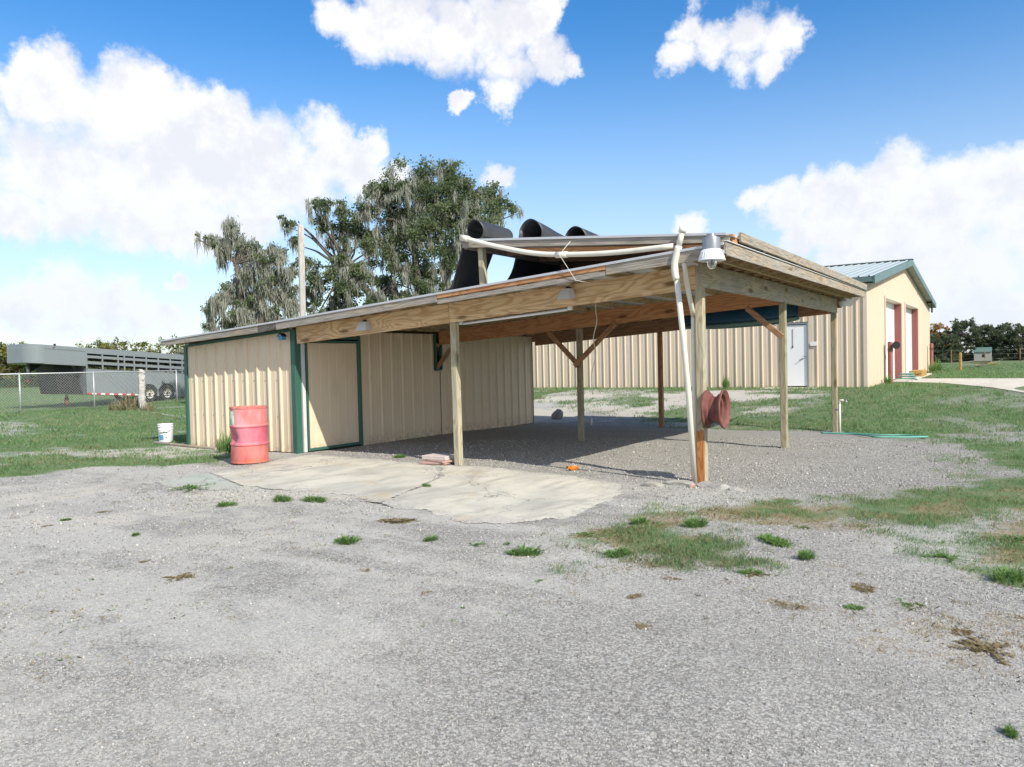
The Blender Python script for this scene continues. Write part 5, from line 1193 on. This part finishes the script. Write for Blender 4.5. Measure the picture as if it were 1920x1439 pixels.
# ------------------------------------------------------------------ grass, weeds and loose gravel
rs = np.random.RandomState(77)
AZ = math.atan2(FW.x, FW.y)
def polar(n, r0, r1, half=.78):
    r = np.exp(rs.uniform(math.log(r0), math.log(r1), n)); a = AZ+rs.uniform(-half, half, n)
    return CAM.x+r*np.sin(a), CAM.y+r*np.cos(a), r
DRIVE = [(p[0], p[1]) for p in dv]
def in_build(u, v):
    return (polysd(u, v, DRIVE) > -.1) |  ((u > -10.45) & (u < -7.1) & (v > -.06) & (v < 7.55)) | ((u > -20.3) & (u < -1.0) & (v > 17.95) & (v < 36.8))
def ground_z(u, v):
    """height of the ground sheet by bilinear lookup"""
    i = np.clip(np.searchsorted(GU, u)-1, 0, len(GU)-2); j = np.clip(np.searchsorted(GV, v)-1, 0, len(GV)-2)
    a = (u-GU[i])/(GU[i+1]-GU[i]); b_ = (v-GV[j])/(GV[j+1]-GV[j])
    return (zz[i, j]*(1-a)+zz[i+1, j]*a)*(1-b_)+(zz[i, j+1]*(1-a)+zz[i+1, j+1]*a)*b_
def blades(u, v, h, w, T, lean=.6):
    n = len(u); z = ground_z(u, v)-.004; an = rs.uniform(0, 2*math.pi, n); la = rs.uniform(0, 2*math.pi, n); ln = h*rs.uniform(.1, lean, n)
    b_ = np.stack([u, v, z], 1); d = np.stack([np.cos(an), np.sin(an), 0*an], 1)*w[:, None]; l_ = np.stack([np.cos(la)*ln, np.sin(la)*ln, h], 1)
    mid = b_+l_*np.array([.35, .35, .6])
    V = np.stack([b_-d, b_+d, mid+d*.75, b_+l_, mid-d*.75], 1).reshape(-1, 3)
    return V, np.arange(5*n).reshape(n, 5), np.repeat(T, 5)
u, v, r = polar(1000000, 5.0, 70)
g, sd, co, dr = masks(u, v)
clump = fbm(u, v, 3.5, 3)
ok = (g*(.35+1.1*ss_(.35, .65, clump)) > rs.uniform(.06, .85, len(u))) & ~in_build(u, v)
u, v, r, g, clump = u[ok], v[ok], r[ok], g[ok], clump[ok]
f = np.clip(r/13, .55, 4.5)
h = (.018+.022*rs.uniform(0, 1, len(u))**2+.04*ss_(.5, .75, clump)*rs.uniform(.2, 1, len(u)))*np.clip(r/14, .8, 1.6)
T = np.clip(.25+.6*fbm(u+9, v, .8, 3)+rs.uniform(-.3, .35, len(u)), 0, 1)
isdry = rs.uniform(0, 1, len(u)) < .06+.20*ss_(.5, .7, fbm(u-31, v+12, .6, 3))
for nm, sel, mt, lb in (('grass', ~isdry, 'grass', 'short green grass growing over the yard and fields'), ('dry_grass', isdry, 'drygrass', 'straw coloured dead grass among the green')):
    V, Fg, TT = blades(u[sel], v[sel], h[sel], .0034*f[sel]*rs.uniform(.7, 1.5, sel.sum()), T[sel], .9)
    stuff(fastobj(nm, V, Fg, M[mt], None, TT), lb, 'grass')
# dead grass lying in the dry places of the yard
u, v, r = polar(160000, 4.0, 12)
g, sd, co, dr = masks(u, v)
ok = (dr*(.3+ss_(.4, .6, fbm(u, v, 6, 3))) > rs.uniform(.25, 1.1, len(u))) & ~in_build(u, v)
u, v, r = u[ok], v[ok], r[ok]
V, Fg, TT = blades(u, v, .012+.02*rs.uniform(0, 1, len(u)), .0022*np.clip(r/7, .8, 1.6)*rs.uniform(.7, 1.4, len(u)), rs.uniform(0, .8, len(u)), 2.2)
stuff(fastobj('dead_grass', V, Fg, M['dryweed'], None, TT), 'brown dead grass flattened on the gravel', 'grass')
# loose gravel
u, v, r = polar(210000, 2.6, 15)
g, sd, co, dr = masks(u, v)
sl_ = np.maximum(np.maximum(polysd(u, v, SLAB_A), polysd(u, v, SLAB_B)), polysd(u, v, SLAB_C))
ok = (g < .35) & ((sl_ < -.02) | (rs.uniform(0, 1, len(u)) < .25*np.exp(-sl_*9))) & ~in_build(u, v) & (rs.uniform(0, 1, len(u)) < .35+.65*ss_(.42, .6, fbm(u, v, .8, 4))+co*.3)
u, v, r = u[ok], v[ok], r[ok]; n = len(u)
s = .0047*np.clip(r/4.5, .8, 2.2)*rs.uniform(.5, 1.0, n)**1.5*np.where(rs.uniform(0, 1, n) < .03, 2.2, 1.15)
oc = np.array([(1, 0, 0), (-1, 0, 0), (0, 1, 0), (0, -1, 0), (0, 0, 1), (0, 0, -1)], float)
ofc = np.array([(0, 2, 4), (2, 1, 4), (1, 3, 4), (3, 0, 4), (2, 0, 5), (1, 2, 5), (3, 1, 5), (0, 3, 5)])
Q = rs.normal(size=(n, 4)); Q /= np.linalg.norm(Q, axis=1)[:, None]; w_, x_, y_, z_ = Q.T
R3 = np.stack([1-2*(y_*y_+z_*z_), 2*(x_*y_-z_*w_), 2*(x_*z_+y_*w_), 2*(x_*y_+z_*w_), 1-2*(x_*x_+z_*z_), 2*(y_*z_-x_*w_), 2*(x_*z_-y_*w_), 2*(y_*z_+x_*w_), 1-2*(x_*x_+y_*y_)], 1).reshape(n, 3, 3)
loc = oc[None]*rs.uniform(.55, 1.3, (n, 6, 1))*s[:, None, None]
V = np.einsum('nij,nkj->nki', R3, loc)+np.stack([u, v, ground_z(u, v)+s*.25], 1)[:, None]
Fp = (np.arange(n)*6)[:, None, None]+ofc[None]
stuff(fastobj('gravel', V.reshape(-1, 3), Fp.reshape(-1, 3), M['pebble'], None, np.repeat(rs.uniform(0, 1, n), 6)), 'loose grey gravel strewn over the yard', 'gravel')

# tiny sprigs, twigs and dead leaves scattered over the yard
u, v, r = polar(2600, 4.2, 13)
g, sd, co, dr = masks(u, v)
lm = fbm(u+3, v*1.4, 1.1, 4)
ok = (g < .6) & ~in_build(u, v) & (v < 0.2) & (lm+.35*ss_(-2.2, -4.2, u)*ss_(-5.5, -3, v) > rs.uniform(.42, .95, len(u)))
u, v, r = u[ok], v[ok], r[ok]; n = len(u); k = 7
u = np.repeat(u, k)+rs.normal(size=n*k)*.028; v = np.repeat(v, k)+rs.normal(size=n*k)*.022
gsel = np.repeat(rs.uniform(0, 1, n) < .25, k)
for nm, sel, mt, lb in (('sprigs', gsel, 'weed', 'tiny green sprigs dotting the gravel'), ('leaf_litter', ~gsel, 'dryweed', 'dead leaves and twigs strewn over the gravel')):
    V, Fg, TT = blades(u[sel], v[sel], .006+.014*rs.uniform(0, 1, sel.sum()), .0045*rs.uniform(.5, 1.3, sel.sum()), rs.uniform(0, 1, sel.sum()), 2.5)
    stuff(fastobj(nm, V, Fg, M[mt], None, TT), lb, 'litter')
# weeds one can tell apart on the gravel
def weed_mesh(seed, n=70, spread=1.0, tall=.5, broad=.09, llen=.26):
    """low cushion of many small leaves on short stems"""
    q = np.random.RandomState(seed); k = max(5, n//14); ca = q.uniform(0, 2*math.pi, k); cr = np.sqrt(q.uniform(0, 1, k))*.8*spread
    j = q.randint(0, k, n); b_ = np.stack([cr[j]*np.cos(ca[j])*.8, cr[j]*np.sin(ca[j])*.8, 0*ca[j]], 1)+q.normal(size=(n, 3))*np.array([.13, .13, 0])
    b_[:, 2] = np.abs(q.normal(size=n))*tall*.33*(1.05-np.hypot(b_[:, 0], b_[:, 1])*.75).clip(.1, 1)
    a = np.arctan2(b_[:, 1], b_[:, 0])+q.normal(size=n)*1.1; L = llen*q.uniform(.5, 1.2, n)
    tip = b_+np.stack([np.cos(a)*L, np.sin(a)*L, tall*q.uniform(.1, .7, n)], 1)
    d = np.stack([-np.sin(a), np.cos(a), q.normal(size=n)*.4], 1)*broad*q.uniform(.6, 1.3, n)[:, None]; mid = (b_+tip)/2+np.array([0, 0, .05])
    V = np.stack([b_-d*.4, b_+d*.4, mid+d, tip, mid-d], 1).reshape(-1, 3)
    me = nmesh('weed', V, np.arange(5*n).reshape(n, 5)); at = me.attributes.new('tint', 'FLOAT', 'POINT'); at.data.foreach_set('value', np.repeat(q.uniform(0, 1, n), 5).astype(np.float32))
    return me
def runner_mesh(seed, arms=11, leaves=34):
    """creeping weed: stems radiating over the ground with small paired leaves"""
    q = np.random.RandomState(seed); Vs = []
    for k in range(arms):
        a = q.uniform(0, 2*math.pi); L = q.uniform(.45, 1.35); t = np.sort(q.uniform(.05, 1, leaves)); bend = q.normal()*.5
        an = a+bend*t; c = np.stack([np.cos(an)*t*L, np.sin(an)*t*L, .05+.22*q.uniform(0, 1)*np.sin(t*3)+.05*q.uniform(0, 1, leaves)], 1)
        la = an+np.where(np.arange(leaves) % 2, 1.1, -1.1)+q.normal(size=leaves)*.4; ll = .15*q.uniform(.6, 1.2, leaves)
        tip = c+np.stack([np.cos(la)*ll, np.sin(la)*ll, q.normal(size=leaves)*.05+.05], 1); d = np.stack([-np.sin(la), np.cos(la), 0*la], 1)*.045; m1 = (c+tip)/2
        Vs.append(np.stack([c-d*.3, c+d*.3, m1+d, tip, m1-d], 1).reshape(-1, 3))
        c2 = np.concatenate([[[0, 0, .03]], c]); dd = np.stack([-np.sin(an), np.cos(an), 0*an], 1)*.012     # the stem under the leaves
        Vs.append(np.stack([c2[:-1]-dd, c2[:-1]+dd, c+dd, c+np.array([0, 0, .004]), c-dd], 1).reshape(-1, 3))
    V = np.concatenate(Vs); n = len(V)//5
    me = nmesh('weed', V, np.arange(5*n).reshape(n, 5)); at = me.attributes.new('tint', 'FLOAT', 'POINT'); at.data.foreach_set('value', np.repeat(q.uniform(0, 1, n), 5).astype(np.float32))
    return me
WM_ = [weed_mesh(0, 460, 1.0, .8, .03, .26), weed_mesh(3, 330, .9, .95, .022, .34), runner_mesh(5, 9, 24), weed_mesh(2, 400, 1.0, .6, .032, .26), weed_mesh(8, 260, .8, .7, .03, .36), runner_mesh(9, 11, 22), weed_mesh(7, 420, .9, 1.0, .026, .3)]
DM_ = [weed_mesh(20, 340, .8, .2, .02, .3), weed_mesh(21, 260, .9, .25, .018, .35), runner_mesh(22, 12), weed_mesh(23, 300, 1.0, .15, .016, .34)]
for i_, m_ in enumerate(WM_): m_.materials.append(M['weed'])
for i_, m_ in enumerate(DM_): m_.materials.append(M['dryweed'])
WEEDS = [(-1.55, -4.36, .14, 0, 'green weed tuft alone on the gravel below the slab, leftmost of its row'), (-.97, -3.94, .09, 0, 'small green tuft between the two larger tufts below the slab'), (-.5, -3.93, .13, 0, 'rounded green tuft below the middle of the slab edge'),
 (-.29, -3.8, .06, 0, 'tiny green sprig just right of the rounded tuft below the slab'), (.05, -4.01, .15, 0, 'dark sprawling weed below the right end of the slab'), (.14, -3.26, .15, 0, 'leafy tuft at the slab end where the grass patch begins'),
 (.84, -2.52, .14, 0, 'dense green tuft in the grass patch below the corner post'), (1.6, -2.78, .20, 0, 'largest dense green weed cushion on the gravel'), (1.94, -3.19, .13, 0, 'green weed cushion just below the largest one'), (2.69, -3.92, .10, 0, 'small bright green tuft alone on the right gravel'),
 (.64, -3.65, .12, 0, 'green tuft in the middle of the dry grass patch'), (.43, -5.33, .035, 0, 'tiny seedling alone on the open gravel in front'), (.51, -4.61, .055, 0, 'small upright sprig on the gravel below the grass patch'),
 (-3.37, -3.1, .17, 0, 'leggy weed at the lower left slab edge'), (-3.7, -3.26, .15, 0, 'low weed just left of the leggy one at the slab edge'), (-4.06, -3.73, .14, 0, 'dark green weed on the pale sand left of the slab'), (-5.45, -3.2, .28, 0, 'wide straggly weed growing over the greenish slab'),
 (-4.89, -5.03, .10, 0, 'small green weed far left on the pale gravel'), (-3.47, -5.12, .075, 0, 'tiny green weed on the pale gravel left of centre'), (3.18, -1.8, .14, 0, 'weed with pale flowers at the right picture edge'), (3.17, -3.08, .18, 0, 'lush green weed where the right lawn meets the gravel'),
 (-5.12, .26, .13, 0, 'short green tuft between slab and store room door'), (-2.84, -1.79, .09, 0, 'sparse grassy tuft growing out of the slab crack'), (2.8, -2.66, .20, 0, 'spreading green clump at the front edge of the right lawn'), (2.42, -4.13, .07, 0, 'tiny dark weed near the dry patches on the right'),
 (.35, -2.6, .13, 0, 'green tuft at the upper end of the dry grass patch'), (1.62, -2.06, .12, 0, 'small tuft above the largest weed cushion'), (3.22, -5.48, .055, 0, 'tiny green weed in the lower right corner'), (1.69, -3.72, .09, 0, 'faint greenish tuft between the brown patches'),
 (-1.76, -3.5, .22, 1, 'flat brown grass mat just below the slab edge'), (-1.8, -5.76, .12, 1, 'flat dark brown mat on the open gravel at left'), (-1.7, -5.42, .07, 1, 'small brown mat behind the dark one at left'), (-2.52, -5.61, .08, 1, 'thin brown mat leftmost on the open gravel'),
 (-.78, -4.95, .07, 1, 'small olive mat alone in the middle gravel'), (1.49, -5.07, .06, 1, 'reddish brown mat alone in the front gravel'), (.05, -5.22, .09, 1, 'straw mat at the end of the dry streak'), (1.21, -4.57, .10, 1, 'brown mat below the grass patch'), (1.25, -4.07, .08, 1, 'straw mat at the lower edge of the grass patch'),
 (1.73, -3.73, .12, 1, 'brown mat at the right end of the grass patch'), (2.09, -4.31, .11, 1, 'tall narrow straw mat on the right gravel'), (2.40, -3.70, .13, 1, 'straw mat just above the small bright tuft at right'), (2.98, -4.32, .12, 1, 'straw mat at the left end of the big dry patch'), (3.1, -4.51, .17, 1, 'widest straw mat, at the right picture edge'),
 (-4.95, -4.58, .10, 1, 'dark mat on the pale sand at far left'), (-4.78, -5.26, .08, 1, 'small dark mat nearest the left picture edge')]
for i, (u, v, r, kind, lb) in enumerate(WEEDS):
    me = (DM_ if kind else WM_)[i % (4 if kind else 7)]
    z = float(ground_z(np.array([u]), np.array([v]))[0]); z = max(z, .010) if abs(u+2.84) < .01 else z
    mw = Matrix.Translation((u, v, z-.003)) @ Matrix.Rotation(i*1.7, 4, 'Z') @ Matrix.Diagonal((r*(1.0+.35*math.sin(i*2.1)), r*(.8+.25*math.cos(i*1.3)), r*(.40 if kind else .52+.16*math.sin(i*3.3)), 1))
    o = link('dry_mat' if kind else 'weed_tuft', me, None, None, mw); tag(o, lb, 'dry grass' if kind else 'weed', 'dry mats on the gravel' if kind else 'weeds growing on the gravel')
# tall grasses: by the drum, by the stump post, along the far barn
TALL = weed_mesh(50, 260, .8, 2.2, .03, .35); TALL.materials.append(M['weed']); TALLD = weed_mesh(51, 170, .8, 1.3, .022, .35); TALLD.materials.append(M['drygrass'])
for (u, v, r, me, lb) in ((-7.6, -.75, .22, TALL, 'long green grass tuft against the red drum'), (-8.1, -.65, .20, TALL, 'long green grass under the store room wall'), (-8.7, -.45, .16, TALL, 'short grass tuft under the store room wall, farthest from the drum'),
        (-21.7, 5.3, .5, TALLD, 'tall dry grass left of the bleached log post'), (-20.95, 5.5, .3, TALLD, 'dry grass at the foot of the bleached log post'), (-22.7, 5.4, .35, TALLD, 'faint dry grass near the chain link fence'),
        (-.85, 20.9, .16, TALL, 'grass tuft at the barn corner by the red bollard'), (-.7, 34.3, .25, TALL, 'tall green grass by the far red bollard'), (-.6, 35.8, .28, TALL, 'tall green grass past the far barn corner'), (-5.4, 17.2, .2, TALL, 'grass tuft along the long barn wall')):
    z = float(ground_z(np.array([u]), np.array([v]))[0])
    o = link('grass_tuft', me, None, None, Matrix.Translation((u, v, z-.01)) @ Matrix.Rotation(u*3, 4, 'Z') @ Matrix.Diagonal((r, r, r, 1))); tag(o, lb, 'grass', 'tall grass tufts')
for o_, n_ in (('white_pipe_stub', 0),):
    g0 = G(-5.53, 7.55); o = tube('pipe_stub', [g0+Vector((0, 0, -.05)), g0+Vector((.01, 0, .17))], .028, M['pvc'], None, 10); tag(o, 'short white pipe stub sticking out of the gravel by the inner post', 'pipe')
S.cycles.max_bounces = 8; S.cycles.diffuse_bounces = 6; S.cycles.glossy_bounces = 2; S.cycles.transmission_bounces = 4; S.cycles.transparent_max_bounces = 4
S.cycles.caustics_reflective = False; S.cycles.caustics_refractive = False
